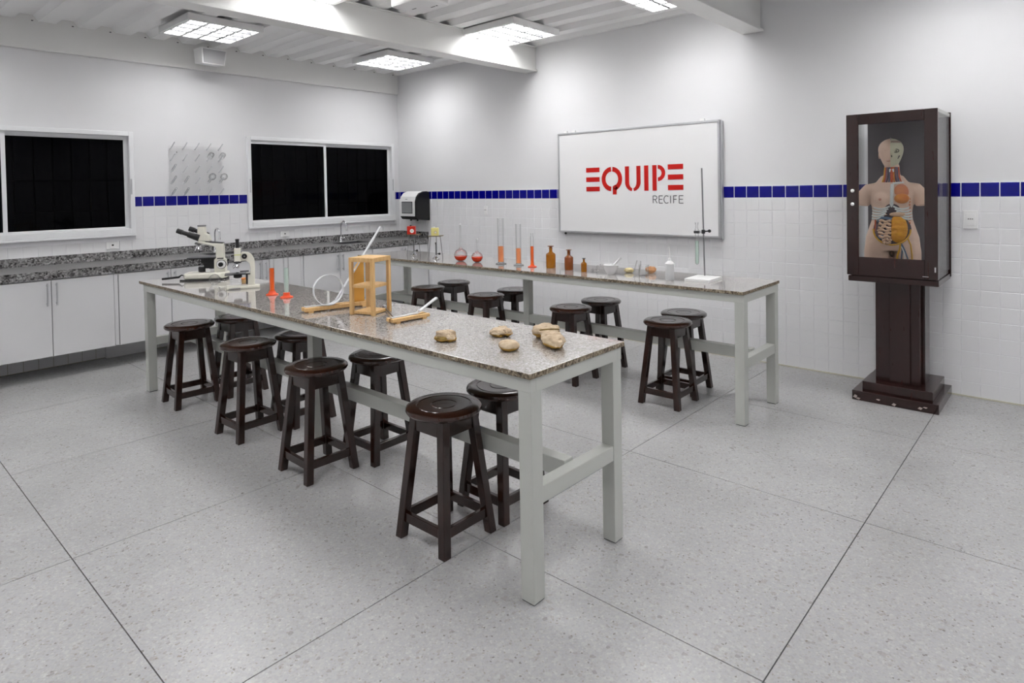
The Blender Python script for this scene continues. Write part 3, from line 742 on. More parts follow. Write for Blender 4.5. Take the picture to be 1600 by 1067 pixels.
# head: skin half and skull half
def head_half(side):
    mb = MB(); nz, na = 30, 24; vs = []
    TB = [(1.700,.008),(1.706,.022),(1.722,.037),(1.748,.052),(1.782,.066),(1.815,.077),(1.845,.082),(1.870,.080),(1.892,.071),(1.910,.055),(1.923,.036),(1.930,.018),(1.932,.006)]
    for i in range(nz+1):
        t = i/nz; z = 1.700+.232*t
        for (a_, b_) in zip(TB[:-1], TB[1:]):
            if a_[0]-1e-6 <= z <= b_[0]+1e-6: hw = a_[1]+(b_[1]-a_[1])*(z-a_[0])/(b_[0]-a_[0])
        hd = hw*(1.20 if z > 1.75 else 1.30)
        for k in range(na+1):
            a = -PI/2+side*PI*k/na        # front (-y) to back through +/-x
            x = hw*math.cos(a)*1.0; y = hd*math.sin(a)
            x = abs(hw*math.sin(PI*k/na))*side; y = -hd*math.cos(PI*k/na)
            fr = max(0, math.cos(PI*k/na))
            if side < 0:
                n = math.exp(-((z-1.795)/.022)**2)*math.exp(-(x/.012)**2)*.020+math.exp(-((z-1.815)/.03)**2)*math.exp(-(x/.010)**2)*.008
                e = -math.exp(-((z-1.832)/.012)**2)*math.exp(-((abs(x)-.030)/.016)**2)*.007
                l = math.exp(-((z-1.762)/.007)**2)*math.exp(-(x/.022)**2)*.005
                c = math.exp(-((z-1.728)/.014)**2)*math.exp(-(x/.022)**2)*.007
            else:
                n = -math.exp(-((z-1.80)/.014)**2)*math.exp(-(x/.010)**2)*.010
                e = -math.exp(-((z-1.835)/.014)**2)*math.exp(-((abs(x)-.032)/.018)**2)*.006
                l = 0; c = -math.exp(-((z-1.775)/.012)**2)*math.exp(-((x-.05)/.01)**2)*.006
            if side > 0 and z > 1.888: pass
            vs.append((x, y-(n+e+l+c)*fr, Z(z)))
    fs = []
    for i in range(nz):
        for k in range(na):
            a = i*(na+1)+k; fs.append((a, a+1, a+na+2, a+na+1))
    w = na+1
    for i in range(nz): fs.append((i*w, (i+1)*w, (i+1)*w+na, i*w+na))
    fs.append(tuple(range(nz*w, nz*w+w)))
    mb.add(vs, fs); return mb
hs = head_half(-1).build('head', M_skin, TO, smooth=60, label='skin-covered side of the head')
hb = head_half(1).build('skull', M_skull, TO, smooth=60, label='cream skull side of the head')
for o in (hs, hb): o.location = (-.006, -.004, 0)
MB().tube([(-.0, -.002-.085*math.cos(a), Z(1.835)+.103*math.sin(a)) for a in [k*PI/2/8 for k in range(9)]], .0028, 6).build('midline_seam', mat('seam_lilac', srgb(176,166,180), .5, .3), TO, loc=(-.006, -.002, 0), smooth=60)
# cut scalp wedge over the skull half
cap = MB().ball((0, 0, 0), (.068, .084, .030), 20, 10, fn=lambda d: 1.0)
cap.v = [(max(0.001, x), y, max(0, z)) for x, y, z in cap.v]
cap.build('brain_cap', mat('cap_tan', srgb(160,138,128), .5, .4), TO, smooth=60, loc=(-.004, -.002, Z(1.893)))
e = MB(); e.tube([(.018*math.cos(a), 0, .012*math.sin(a)) for a in [2*PI*k/16 for k in range(17)]], .0022, 6, cap=False); e.build('eye_rim', M_black, TO, loc=(.030, -.089, Z(1.836)), smooth=60)
MB().ball((0, 0, 0), .009, 12, 8).build('eyeball', M_skull, TO, loc=(.030, -.084, Z(1.836)), smooth=60)
MB().ball((0, 0, 0), .0042, 8, 6).build('pupil', M_black, TO, loc=(.031, -.093, Z(1.835)), smooth=60)
MB().ball((0, 0, 0), (.004, .004, .010), 8, 6).build('nose_opening', M_black, TO, loc=(.002, -.084, Z(1.80)), smooth=60)
MB().tube([(-.034, -.076, Z(1.764)), (-.02, -.085, Z(1.762)), (-.006, -.089, Z(1.764))], [.0015, .0035, .003], 6).build('lip', M_lip, TO, smooth=60)
MB().tube([(-.044, -.072, Z(1.836)), (-.032, -.082, Z(1.833)), (-.018, -.083, Z(1.835))], [.0012, .002, .0012], 6).build('eyelid', M_lip, TO, smooth=60)
MB().tube([(.040, -.072, Z(1.778)), (.050, -.062, Z(1.800))], [.002, .0045], 6).build('jaw_notch', M_dcav, TO, smooth=60)
MB().ball((0, 0, 0), (.007, .016, .027), 10, 8).build('ear', M_skin, TO, loc=(-.080, .004, Z(1.81)), smooth=60)
# neck muscles and vessels
nk = [(-.044, M_nerve, .007), (-.036, M_tendon, .007), (-.026, M_mauve, .010), (-.012, M_vein, .006), (.000, M_tendon, .011), (.013, M_gland, .007), (.026, M_mauve, .011), (.036, M_vein, .005), (.045, M_tendon, .006)]
for x, mm, r in nk:
    yy_ = -math.sqrt(max(.0001, .054**2-(x*.9)**2))
    MB().tube([(x*.95, yy_+.002, Z(1.718)), (x, yy_-.001, Z(1.68)), (x*1.05, yy_-.004, Z(1.645)), (x*1.35, yy_-.010, Z(1.608))], [r*.8, r, r, r*.7], 8).build('neck_muscle', mm, TO, smooth=60)
MB().box(-.016, .016, -.062, -.045, Z(1.682), Z(1.706)).build('larynx', M_rib, TO, bev=.004)
# chest: sternum, pectoral muscle, gland
def front(x, z):   # rough body surface depth at the front
    T_ = [(1.10,.160,.085),(1.14,.178,.095),(1.20,.172,.100),(1.27,.150,.095),(1.33,.132,.085),(1.39,.128,.082),(1.45,.136,.088),(1.51,.148,.090),(1.56,.150,.082),(1.60,.115,.064),(1.65,.055,.050)]
    z = min(max(z, 1.10), 1.64)
    for (a, b) in zip(T_[:-1], T_[1:]):
        if a[0] <= z <= b[0]:
            t = (z-a[0])/(b[0]-a[0]); hw = a[1]+(b[1]-a[1])*t; hd = a[2]+(b[2]-a[2])*t
    u = min(.98, abs(x)/hw); return -hd*(1-u**2.3)**(1/2.3)
def fr(x, z, off=0): return (x, front(x, z)-off, Z(z))
MB().tube([fr(.004, 1.592, .002), fr(.003, 1.55, .004), fr(.002, 1.50, .006), fr(.001, 1.445, .008), fr(.0, 1.425, .006)], [.010, .012, .011, .012, .004], 10).build('sternum', M_rib, TO, smooth=60)
MB().tube([fr(.008, 1.597, .002), fr(.04, 1.602, .004), fr(.075, 1.605, -.004)], [.009, .007, .006], 8).build('clavicle', M_rib, TO, smooth=60)
MB().ball((.060, -.074, Z(1.535)), (.048, .024, .058), 20, 12).build('pectoral_muscle', M_pink, TO, smooth=60)
MB().ball((.063, -.082, Z(1.487)), (.048, .037, .040), 20, 12).build('mammary_gland', M_gland, TO, smooth=60)
MB().ball((-.072, -.110, Z(1.482)), (.010, .005, .010), 12, 8).build('nipple', mat('nipple', srgb(190,136,118), .5, .4), TO, smooth=60)
# lower ribs
for s in (-1, 1):
    for k in range(5):
        z0r = 1.432-.001*k; pts = []
        for j in range(7):
            u = j/6; x = s*(.010+.028*k*.35+.108*u*(1 if s < 0 else .92)); zz = z0r-.018*k-.010*u-.020*math.sin(u*PI)*.8
            pts.append(fr(max(-.125, min(.125, x)), zz, .004))
        MB().tube(pts, [.0068]*6+[.0045], 8).build('rib', M_rib, TO, smooth=60)
for k in range(9):
    MB().ball(fr(.112, 1.485-.022*k, .001), (.007, .007, .008), 8, 6).build('cut_muscle', M_pink, TO, smooth=60)
# abdomen
def lens(cx, cz, rx, rz, th, nm, mm, nu=32, rough=0, seed=1, clipx=None):
    mb = MB(); vs = []; fs = []; nr = 8
    for i in range(nr+1):
        q = i/nr
        for k in range(nu):
            a = 2*PI*k/nu; x = cx+rx*q*math.cos(a); z = cz+rz*q*math.sin(a)
            if clipx is not None: x = max(x, clipx)
            o = th*math.sqrt(max(0, 1-q*q)) + rough*noise.noise(Vector((x*40, z*60, seed)))*(1-q**4)
            vs.append((x, front(x, z)-.001-o, Z(z)))
        for k in range(nu):
            if i: a = (i-1)*nu+k; b = (i-1)*nu+(k+1) % nu; fs.append((a, b, b+nu, a+nu))
    mb.add(vs, fs); return mb.build(nm, mm, TO, smooth=60)
lens(.004, 1.405, .050, .045, .008, 'liver', M_dcav)
lens(.003, 1.262, .120, .110, .008, 'abdominal_cavity', M_dcav)
MB().ball(fr(.035, 1.372, .006), (.050, .014, .017), 16, 10).build('stomach', M_intest, TO, smooth=60)
MB().tube([fr(-.085, 1.315, .010), fr(-.06, 1.345, .012), fr(-.03, 1.345, .014), fr(0, 1.335, .014)], .011, 8).build('colon', M_vein, TO, smooth=60)
MB().tube([fr(-.09, 1.21, .006), fr(-.094, 1.25, .008), fr(-.088, 1.30, .008)], .011, 8).build('colon', M_mauve, TO, smooth=60)
MB().ball(fr(-.066, 1.205, .012), (.022, .010, .016), 12, 8).build('caecum', M_vein, TO, smooth=60)
# small intestine: winding coils on the image-left half
rngi = random.Random(3)
for r in range(8):
    zz = 1.322-.0225*r; xa = -.090+abs(r-3)*.005+(.018 if r > 5 else 0); pts = []
    for j in range(9):
        u = j/8; x = xa+(-.004-xa)*u
        pts.append(fr(x, zz+.006*math.sin(u*9+r*1.7), .015+.003*math.sin(u*14+r)))
    MB().tube(pts, [.0095+.002*math.sin(j*1.9+r) for j in range(9)], 10).build('intestine', M_intest, TO, smooth=60)
lens(.038, 1.265, .066, .102, .026, 'omentum', M_oment, rough=.008, seed=4, clipx=-.001)
MB().tube([fr(.118*math.cos(a), 1.262+.113*math.sin(a), .004) for a in [PI*(1.0+k/12) for k in range(13)]], .006, 8).build('cut_edge', M_nerve, TO, smooth=60)
MB().tube([fr(-.105+.0*k, 1.34-.03*k, .004) if k < 4 else fr(-.105+.03*(k-3), 1.25-.025*(k-3), .005) for k in range(7)], .005, 8).build('cut_edge', M_tendon, TO, smooth=60)
# vessels of the groin
for pts, mm, r in (([(.055, 1.155), (.05, 1.12), (.035, 1.07), (.03, 1.02)], M_nerve, .007), ([(.062, 1.16), (.066, 1.11), (.060, 1.05), (.058, 1.0)], M_vein, .005), ([(.066, 1.15), (.085, 1.10), (.100, 1.05), (.11, 1.0)], M_vein, .005), ([(.060, 1.14), (.078, 1.09), (.082, 1.04), (.085, 1.0)], M_rib, .004), ([(.10, 1.20), (.118, 1.15), (.125, 1.08), (.128, 1.02)], M_nerve, .005)):
    MB().tube([(a, (front(a, b) if b > 1.13 else -.086+.35*(a-.092)**2*8)-.002, Z(b)) for a, b in pts], r, 8).build('vessel', mm, TO, smooth=60)
MB().ball((0, -.070, Z(1.085)), (.014, .022, .030), 10, 8).build('pubic_patch', mat('patch_brown', srgb(70,46,30), .7, .2), TO, smooth=60)

# ---------------------------------------------------------------- microscopes
m1 = thing('binocular_microscope', 'large cream and black binocular microscope at the far end of the front bench', 'microscope', (-5.40, 2.20, .90), math.radians(52))
MB().prism([(-.165, -.055), (-.15, -.08), (-.04, -.095), (.14, -.085), (.165, -.06), (.165, .06), (.14, .085), (-.04, .095), (-.15, .08), (-.165, .055)], .014, .062, 'z').build('base', M_cream, m1, bev=.012)
MB().prism([(-.16, -.05), (-.14, -.075), (.14, -.08), (.16, -.05), (.16, .05), (.14, .08), (-.14, .075), (-.16, .05)], .0, .014, 'z').build('rubber_foot', M_black, m1, bev=.004)
MB().prism([(.063, .06), (.152, .06), (.152, .165), (.139, .17), (.139, .245), (.135, .290), (.128, .297), (.050, .303), (-.03, .322), (-.062, .318), (-.062, .306), (-.02, .296), (.060, .276), (.078, .262), (.080, .175), (.063, .165)], -.032, .032, 'y').build('arm', M_cream, m1, bev=.006)
MB().prism([(.0, .3135), (.135, .299), (.135, .3035), (.0, .3185)], -.031, .031, 'y').build('arm_cover', M_black, m1)
MB().prism([(-.066, .323), (.035, .315), (.038, .33), (.026, .37), (.0, .385), (-.004, .440), (-.058, .440), (-.060, .38)], -.032, .032, 'y').build('head', M_cream, m1, bev=.008)
MB().lathe([(.030, .440), (.034, .442), (.034, .450), (.028, .452)], 20, (-.031, 0, 0)).build('phototube_cap', M_steel, m1, smooth=40)
for yy_, dx, dz in ((-.022, 0, -.004), (.034, .078, .008)):
    MB().tube([(-.045+dx*.6, yy_, .350+dz), (-.13+dx, yy_, .383+dz)], [.030, .024], 16).tube([(-.13+dx, yy_, .383+dz), (-.175+dx, yy_, .400+dz)], [.018, .017], 16).build('eyepiece_tube', M_black, m1, smooth=40)
    MB().tube([(-.175+dx, yy_, .400+dz), (-.215+dx, yy_, .416+dz)], [.021, .020], 16).build('eyepiece', M_black, m1, smooth=40)
MB().lathe([(.030, 0), (.036, .010), (.028, .020)], 18, (-.055, 0, .292)).build('nosepiece', M_steel, m1, smooth=40)
for a, b, l in ((-.6, 0, .062), (.25, 0, .055), (0, .6, .045), (0, -.6, .05)):
    p = Vector((-.055, 0, .294)); dr = Vector((a, b, -1)).normalized()
    MB().tube([p, p+dr*l*.6, p+dr*l*.62, p+dr*l], [.012, .012, .009, .007], 12).build('objective', M_chrome, m1, smooth=40)
MB().box(-.135, .075, -.065, .065, .176, .186).build('stage', M_black, m1, bev=.002)
MB().box(-.13, -.06, -.03, .03, .168, .176).box(-.035, .063, -.035, .035, .14, .176).box(-.015, .063, -.03, .03, .09, .14).build('stage_carriage', M_black, m1, bev=.002)
MB().lathe([(.030, .066), (.032, .10), (.028, .108)], 20, (-.035, 0, 0)).build('field_lamp', M_black, m1, smooth=40)
MB().lathe([(.018, .064), (.018, .094)], 16, (.012, -.02, 0)).build('lamp_collar', M_white, m1, smooth=40)
for r, h, mm, nm in ((.034, .045, M_white, 'coarse_knob'), (.018, .062, M_black, 'fine_knob'), (.038, .036, M_black, 'knob_ring')):
    for s in (-1, 1): MB().tube([(.122, s*.03, .125), (.122, s*h, .125)], r, 20).build(nm, mm, m1, smooth=40)
MB().box(.09, .14, -.0345, -.032, .170, .178).build('badge', M_black, m1)
MB().tube([(-.16, -.02, .035), (-.19, -.02, .045), (-.21, -.03, .030), (-.33, -.05, .022)], [.005, .005, .009, .009], 10).build('plug_lead', M_black, m1, smooth=50)
MB().tube([(-.19, -.06, .006), (-.10, -.10, .006), (.05, -.105, .006), (.13, -.10, .012)], .006, 8).build('power_cord', M_black, m1, smooth=60)

m2 = thing('monocular_microscope', 'smaller cream monocular microscope with curved arm, right of the binocular one', 'microscope', (-4.66, 2.16, .90), math.radians(64))
MB().prism([(-.05, -.05), (.10, -.045), (.115, -.03), (.115, .03), (.10, .045), (-.05, .05), (-.115, .055), (-.12, .03), (-.04, .018), (-.04, -.018), (-.12, -.03), (-.115, -.055)], 0, .022, 'z').build('base', M_cream, m2, bev=.006)
arm = [(.025, .02), (.080, .02), (.084, .16), (.080, .215), (.062, .25), (.038, .268), (-.002, .272), (-.012, .262), (-.012, .205), (.022, .205), (.045, .185), (.050, .15), (.050, .115), (.020, .115)]
MB().prism(arm, -.018, .018, 'y').build('arm', M_cream, m2, bev=.004)
MB().box(.018, .032, -.019, .019, .03, .105).build('rack_slide', M_dsteel, m2)
MB().box(-.058, -.012, -.022, .022, .20, .302).build('body_tube', M_cream, m2, bev=.004)
MB().box(-.0585, -.0115, -.0225, .0225, .250, .254).build('colour_ring', M_lime, m2)
MB().tube([(-.035, 0, .302), (-.035, 0, .365)], .0125, 16).lathe([(.0145, .358), (.0145, .368), (.011, .369)], 16, (-.035, 0, 0)).build('eyepiece', M_black, m2, smooth=40)
for s in (-1, 1): MB().tube([(.012, s*.018, .240), (.012, s*.036, .240)], .019, 20).tube([(.012, s*.036, .240), (.012, s*.0365, .240)], .006, 10, mi=1).build('focus_knob', [M_black, M_steel], m2, smooth=40)
MB().lathe([(.020, .188), (.028, .192), (.026, .204)], 18, (-.037, 0, 0)).build('nosepiece', M_dsteel, m2, smooth=40)
for a, b, l in ((-.9, 0, .05), (.1, 0, .042), (.3, .7, .035), (-.2, -.8, .04)):
    p = Vector((-.037, 0, .192)); dr = Vector((a, b, -1)).normalized()
    MB().tube([p, p+dr*l*.6, p+dr*l], [.009, .009, .006], 10).build('objective', M_chrome, m2, smooth=40)
MB().box(-.125, .05, -.055, .055, .106, .113).build('stage', M_black, m2, bev=.002)
MB().box(-.02, .04, -.02, -.008, .124, .132).box(-.05, -.03, .0, .04, .113, .118).build('slide_clip', M_dsteel, m2)
MB().lathe([(.02, .078), (.030, .084), (.030, .104)], 18, (-.037, 0, 0)).build('diaphragm', M_black, m2, smooth=40)
MB().tube([(-.105, -.05, .006), (-.06, -.055, .008), (-.02, -.052, .008)], .004, 8).build('stage_key', M_steel, m2)

# ---------------------------------------------------------------- glassware builder
def vessel(name, label, cat, loc, prof, liquid=None, lm_=None, base=None, bmt=None, stopper=None, smt=None, n=24, group=None, gm=None, rz=0):
    t = thing(name, label, cat, loc, rz, group)
    tmp = MB().lathe(prof, n); tmp.f = tmp.f[:-2]+[tmp.f[-2]]; tmp.m = [0]*len(tmp.f)
    tmp.build('glass_body', gm or M_glass, t, smooth=50)
    if liquid: MB().lathe(liquid, n).build('liquid', lm_, t, smooth=50)
    if base: MB().lathe(base, n).build('base', bmt, t, smooth=50)
    if stopper: MB().lathe(stopper, 16).build('stopper', smt, t, smooth=50)
    return t
# front bench cylinders
vessel('measuring_cylinder', 'tall glass cylinder filled with orange liquid, on the front bench', 'cylinder', (-4.173, 2.135, .90),
       [(.0185, .012), (.0175, .05), (.0175, .25), (.0165, .262), (.0125, .275), (.0125, .292), (.0175, .312)], [(.022, .012), (.0168, .04), (.0165, .185)], M_orange,
       [(.040, 0), (.042, .006), (.026, .014), (.020, .030)], M_oplast, group='measuring cylinders')
vessel('measuring_cylinder', 'glass cylinder with pale green liquid and orange foot, on the front bench', 'cylinder', (-3.985, 2.14, .90),
       [(.0185, .012), (.0175, .05), (.0175, .27), (.0165, .282), (.0125, .295), (.0125, .308), (.0175, .328)], [(.010, .028), (.0145, .05), (.0158, .2)], M_mint,
       [(.042, 0), (.043, .007), (.028, .012), (.022, .018), (.021, .034), (.018, .036)], M_oplast, group='measuring cylinders')
# flask lying in front of the binocular microscope
t = thing('lying_flask', 'clear round flask lying on its side in front of the microscopes', 'flask', (-5.02, 2.10, .90), math.radians(62))
MB().ball((0, 0, .042), .042, 20, 12).build('bulb', M_glass, t, smooth=60)
MB().tube([(.034, 0, .040), (.06, 0, .032), (.16, 0, .018), (.20, 0, .014)], [.018, .010, .008, .010], 12).build('neck', M_glass, t, smooth=60)
t = thing('wooden_stopper', 'small tan cork block beside the neck of the lying flask', 'stopper', (-4.93, 2.29, .90), math.radians(60))
MB().lathe([(.014, 0), (.018, .006), (.018, .024), (.014, .028)], 14).build('cork', M_pine, t, smooth=40)
MB().lathe([(.020, .028), (.022, .034), (.016, .042)], 14).build('cap', M_gland, t, smooth=40)
MB().ball((.028, -.004, .008), .008, 8, 6).build('pin', M_black, t)
# looped track
t = thing('looped_track', 'wooden stand with a clear loop-the-loop rail rising to the right, on the front bench', 'physics apparatus', (-3.385, 1.94, .90), math.radians(77.5))
for s in (-.022, .022): MB().box(-.02, .39, s-.012, s+.012, .008, .03).build('base_rail', M_pine, t, bev=.002)
for a in (.0, .33): MB().box(a, a+.03, -.04, .04, 0, .010).build('cross_foot', M_pine, t)
MB().prism([(.268, .03), (.268, .175), (.312, .258), (.356, .30), (.356, .03)], -.009, .009, 'y').build('upright_board', M_ochre, t, bev=.002)
M_rail = mat('clear_rail', srgb(226,228,232), .2, .5, trans=.1)
rail = [(-.01, 0, .036), (.08, 0, .034), (.138, .0, .034), (.174, 0, .050), (.211, 0, .103), (.255, 0, .166), (.312, 0, .250), (.40, 0, .378), (.473, 0, .483)]
def gutter(pts, w, th, nm, par, mm):
    mb = MB()
    for a, b in zip(pts[:-1], pts[1:]):
        a, b = Vector(a), Vector(b); mb.bar(a, b, w, th, (0, 0, 1)); n = (b-a).normalized().cross(Vector((0, 1, 0)))
        for s in (-1, 1): mb.bar(a+Vector((0, s*w/2, 0))-n*th, b+Vector((0, s*w/2, 0))-n*th, .002, th*3, (0, 0, 1))
    return mb.build(nm, mm, par)
gutter(rail, .024, .002, 'rail', t, M_rail)
ring = MB(); rr = .088; NN = 40
for k in range(NN):
    a, b = 2*PI*k/NN, 2*PI*(k+1)/NN
    q = lambda r, an, y: (.125+r*math.cos(an), y, .036+rr+r*math.sin(an))
    ring.hexa([q(rr, a, -.012), q(rr, b, -.012), q(rr, b, .012), q(rr, a, .012), q(rr+.004, a, -.012), q(rr+.004, b, -.012), q(rr+.004, b, .012), q(rr+.004, a, .012)])
ring.build('loop', M_rail, t, loc=(0, -.026, 0), smooth=40)
MB().ball((.362, -.012, .268), .006, 10, 6).build('screw', M_alu, t)
# open wooden tower
t = thing('wooden_tower', 'open pine tower frame with middle shelf between the two tracks on the front bench', 'physics apparatus', (-3.075, 2.172, .90), math.radians(17))
h = .075
for sx in (-1, 1):
    for sy in (-1, 1): MB().box(sx*h-.010, sx*h+.010, sy*h-.010, sy*h+.010, .0, .327).build('post', M_pine, t, bev=.001)
MB().box(-h+.010, h-.010, -h+.005, h-.005, .004, .018).build('bottom_board', M_pine, t)
MB().box(-h+.004, h-.004, -h+.012, h-.012, .1545, .1705).box(-h+.011, h-.011, -h-.006, -h+.012, .155, .170).box(-h+.011, h-.011, h-.012, h+.006, .155, .170).build('middle_shelf', M_pine, t)
MB().box(-h+.010, h-.010, -h-.010, -h+.008, .303, .327).box(-h+.010, h-.010, h-.008, h+.010, .303, .327).box(-h-.010, -h+.008, -h+.010, h-.010, .303, .327).box(h-.008, h+.010, -h+.010, h-.010, .303, .327).build('top_frame', M_pine, t)
MB().box(-h+.008, h-.008, -h+.008, h-.008, .318, .3275).build('top_board', M_pine, t)
# small ramp
t = thing('small_ramp', 'short wooden base with an upturned clear rail, right of the pine tower', 'physics apparatus', (-2.735, 2.07, .90), math.radians(86))
for s in (-.020, .020): MB().box(-.02, .22, s-.014, s+.014, .008, .026).build('base_rail', M_pine, t, bev=.002)
for a in (.0, .17): MB().box(a, a+.025, -.036, .036, 0, .010).build('cross_foot', M_pine, t)
gutter([(-.01, 0, .030), (.08, 0, .030), (.155, 0, .033), (.195, 0, .052), (.292, 0, .100)], .020, .002, 'rail', t, M_rail)
MB().ball((.161, -.006, .044), .006, 10, 6).build('marble', M_chrome, t, smooth=60)
t = thing('pendulum_rod', 'thin metal rod with a small ball, lying between pine tower and small ramp', 'rod', (-3.10, 2.285, .90))
MB().ball((0, 0, .014), .014, 12, 8).build('bob', M_steel, t, smooth=60)
MB().tube([(0, 0, .016), (.29, -.155, .014)], .004, 8).build('shaft', M_steel, t, smooth=60)

# ---------------------------------------------------------------- casts on the front bench
def lump(name, label, loc, rz, parts, cat='cast'):
    t = thing(name, label, cat, loc, rz, 'pale plaster casts on the front bench')
    return t
def blob(par, nm, c, r, seed, mm, amp=.16, fz=9, nu=40, nv=22, flat=.0):
    mb = MB().ball((0, 0, 0), (1, 1, 1), nu, nv)
    vs = []
    for p in mb.v:
        v = Vector(p); n1 = noise.fractal(v*1.6+Vector((seed, 0, 0)), 1.0, 2.0, 4); n2 = noise.fractal(v*fz*.5+Vector((0, seed, 0)), 1.0, 2.0, 3)
        q = 1+amp*n1+amp*.3*n2
        x, y, z = v.x*r[0]*q, v.y*r[1]*q, v.z*r[2]*q
        top = r[2]*.75+n2*.004+n1*.003
        if z > top: z = top+(z-top)*.25
        vs.append((c[0]+x, c[1]+y, max(.0, c[2]+z)))
    mb.v = vs; zs = [v[2] for v in vs]; zt = max(zs)
    for i, f_ in enumerate(mb.f):
        zc = sum(vs[k][2] for k in f_)/len(f_); mb.m[i] = 1 if zc < c[2]-r[2]*.12 else 0
    return mb.build(nm, [mm, M_bone_u], par, smooth=60)
t = lump('fossil_cast', 'small curled pale cast with an olive hollow, leftmost on the front bench', (-2.215, 1.965, .90), .3, 0)
blob(t, 'shell', (0, .018, .022), (.058, .034, .030), 3.1, M_bone, .3)
blob(t, 'hollow', (.0, -.010, .014), (.036, .022, .013), 5.2, M_olive, .25)
blob(t, 'rim', (.038, .0, .018), (.024, .022, .018), 8.2, M_bone, .3)
t = lump('fossil_cast', 'flat pale cast with a notched top edge, behind the oval one', (-2.085, 2.205, .90), -.45, 0)
blob(t, 'body', (0, 0, .018), (.048, .040, .022), 11.3, M_bone, .30)
blob(t, 'lobe', (-.026, .030, .022), (.036, .026, .018), 14.3, M_bone, .30)
blob(t, 'lobe', (.030, .026, .022), (.036, .026, .018), 17.3, M_bone, .30)
t = lump('fossil_cast', 'oval pale cast with a yellow underside, in front of the notched one', (-1.865, 2.035, .90), -.45, 0)
blob(t, 'body', (0, 0, .020), (.052, .046, .024), 21.3, M_bone, .10)
t = lump('fossil_cast', 'longest pale cast, foot-shaped with a creased head, near the bench corner', (-1.80, 2.25, .90), math.radians(-42), 0)
blob(t, 'sole', (.040, .0, .026), (.118, .050, .032), 31.3, M_bone, .22)
blob(t, 'head', (-.115, -.006, .030), (.064, .062, .034), 35.3, M_bone, .26)
MB().tube([(-.055, -.045, .048), (-.048, -.02, .0515), (-.048, .015, .0515), (-.055, .045, .048)], .003, 6).build('crease', M_olive, t, smooth=60)

# ---------------------------------------------------------------- rear bench objects
def tripod(label, loc, rz, w, h, bl):
    t = thing('wire_tripod', label, 'tripod', loc, rz, 'wire tripods on the rear bench')
    MB().box(-w/2, w/2, -w/2, w/2, h-.006, h).build('gauze', M_brassy, t)
    for k in range(3):
        a = 2*PI*k/3-PI/2+.35
        MB().tube([(w*.42*math.cos(a), w*.42*math.sin(a), h-.006), (w*.62*math.cos(a), w*.62*math.sin(a), 0)], .0035, 8).build('leg', M_steel, t, smooth=50)
    b = thing('bunsen_burner', bl, 'burner', loc, rz-.3, 'burners under the tripods')
    MB().lathe([(.036, 0), (.038, .006), (.030, .014), (.012, .026), (.010, .04)], 18).build('base', M_chrome, b, smooth=40)
    MB().tube([(0, 0, .03), (0, 0, .155)], .0055, 10).lathe([(.008, .15), (.009, .168), (.007, .17)], 12).build('barrel', M_dsteel, b, smooth=40)
    MB().tube([(0, 0, .05), (.03, 0, .052)], .004, 8).ball((.040, 0, .053), .012, 12, 8).build('gas_tap', M_black, b, smooth=50)
    return t
tripod('wire tripod with gauze carrying the red box, at the far end of the rear bench', (-5.45, 4.43, .90), .6, .135, .232, 'small burner with black knob under the tripod that carries the red box')
tripod('wire tripod with gauze carrying the yellow box, next to the first flask', (-4.97, 4.33, .90), .6, .135, .240, 'small burner with black knob under the tripod that carries the yellow box')
for (x, y, z, w, h, mm, lb) in ((-5.46, 4.41, 1.133, .088, .088, M_redbox, 'small red box with a white dial on the far wire tripod'), (-4.98, 4.33, 1.141, .076, .080, M_yelbox, 'small pale yellow box with a round label on the nearer wire tripod')):
    t = thing('dial_box', lb, 'box', (x, y, z), math.radians(40), 'dial boxes on the tripods')
    MB().box(-w/2, w/2, -w*.35, w*.35, 0, h).build('case', mm, t, bev=.004)
    MB().tube([(w*.12, -w*.35, h*.42), (w*.12, -w*.35-.003, h*.42)], w*.25, 20).build('dial', M_white if mm is M_redbox else M_shell, t, smooth=40)
    MB().tube([(w*.12, -w*.35-.003, h*.42), (w*.12, -w*.35-.005, h*.42)], w*.10, 14).build('dial_centre', M_mint if mm is M_redbox else M_porc, t, smooth=40)
    MB().tube([(-w*.1, 0, h), (-w*.1, 0, h+.012)], .010, 10).build('cap', M_dsteel if mm is M_redbox else M_white, t, smooth=40)
def volflask(label, loc, R_, neck, lq):
    prof = [(R_*.35, .003)]
    zc = R_*.92
    for k in range(1, 15):
        a = -PI/2+.35+(PI-.35-.35)*k/14; prof.append((R_*math.cos(a), zc+R_*.95*math.sin(a)))
    prof += [(.011, zc+R_*1.12), (.0075, zc+R_*1.45), (.0065, neck-.02), (.008, neck-.015), (.008, neck)]
    prof[0] = (R_*.36, .002)
    lp = [(R_*.33, .004)]
    for k in range(1, 9):
        z = .004+(lq-.004)*k/8; c = (z-zc)/(R_*.95); lp.append((R_*.97*math.sqrt(max(0, 1-c*c)), z))
    return vessel('volumetric_flask', label, 'flask', loc, prof, lp, M_redliq, None, None, [(.006, neck-.005), (.007, neck+.01), (.013, neck+.016), (.013, neck+.024), (.006, neck+.03)], M_ivory, 28, 'volumetric flasks')
volflask('larger round flask with tall neck and red liquid on the rear bench', (-4.60, 4.33, .90), .066, .34, .052)
volflask('smaller round flask with short neck and red liquid on the rear bench', (-4.385, 4.345, .90), .055, .205, .055)
vessel('measuring_cylinder', 'tallest glass cylinder with pale orange liquid on the rear bench, right of the flasks', 'cylinder', (-4.09, 4.37, .90),
       [(.029, .012), (.029, .425), (.033, .432)], [(.0275, .022), (.0275, .168)], M_peach, [(.050, 0), (.052, .006), (.034, .012), (.030, .018)], M_glass, group='measuring cylinders')
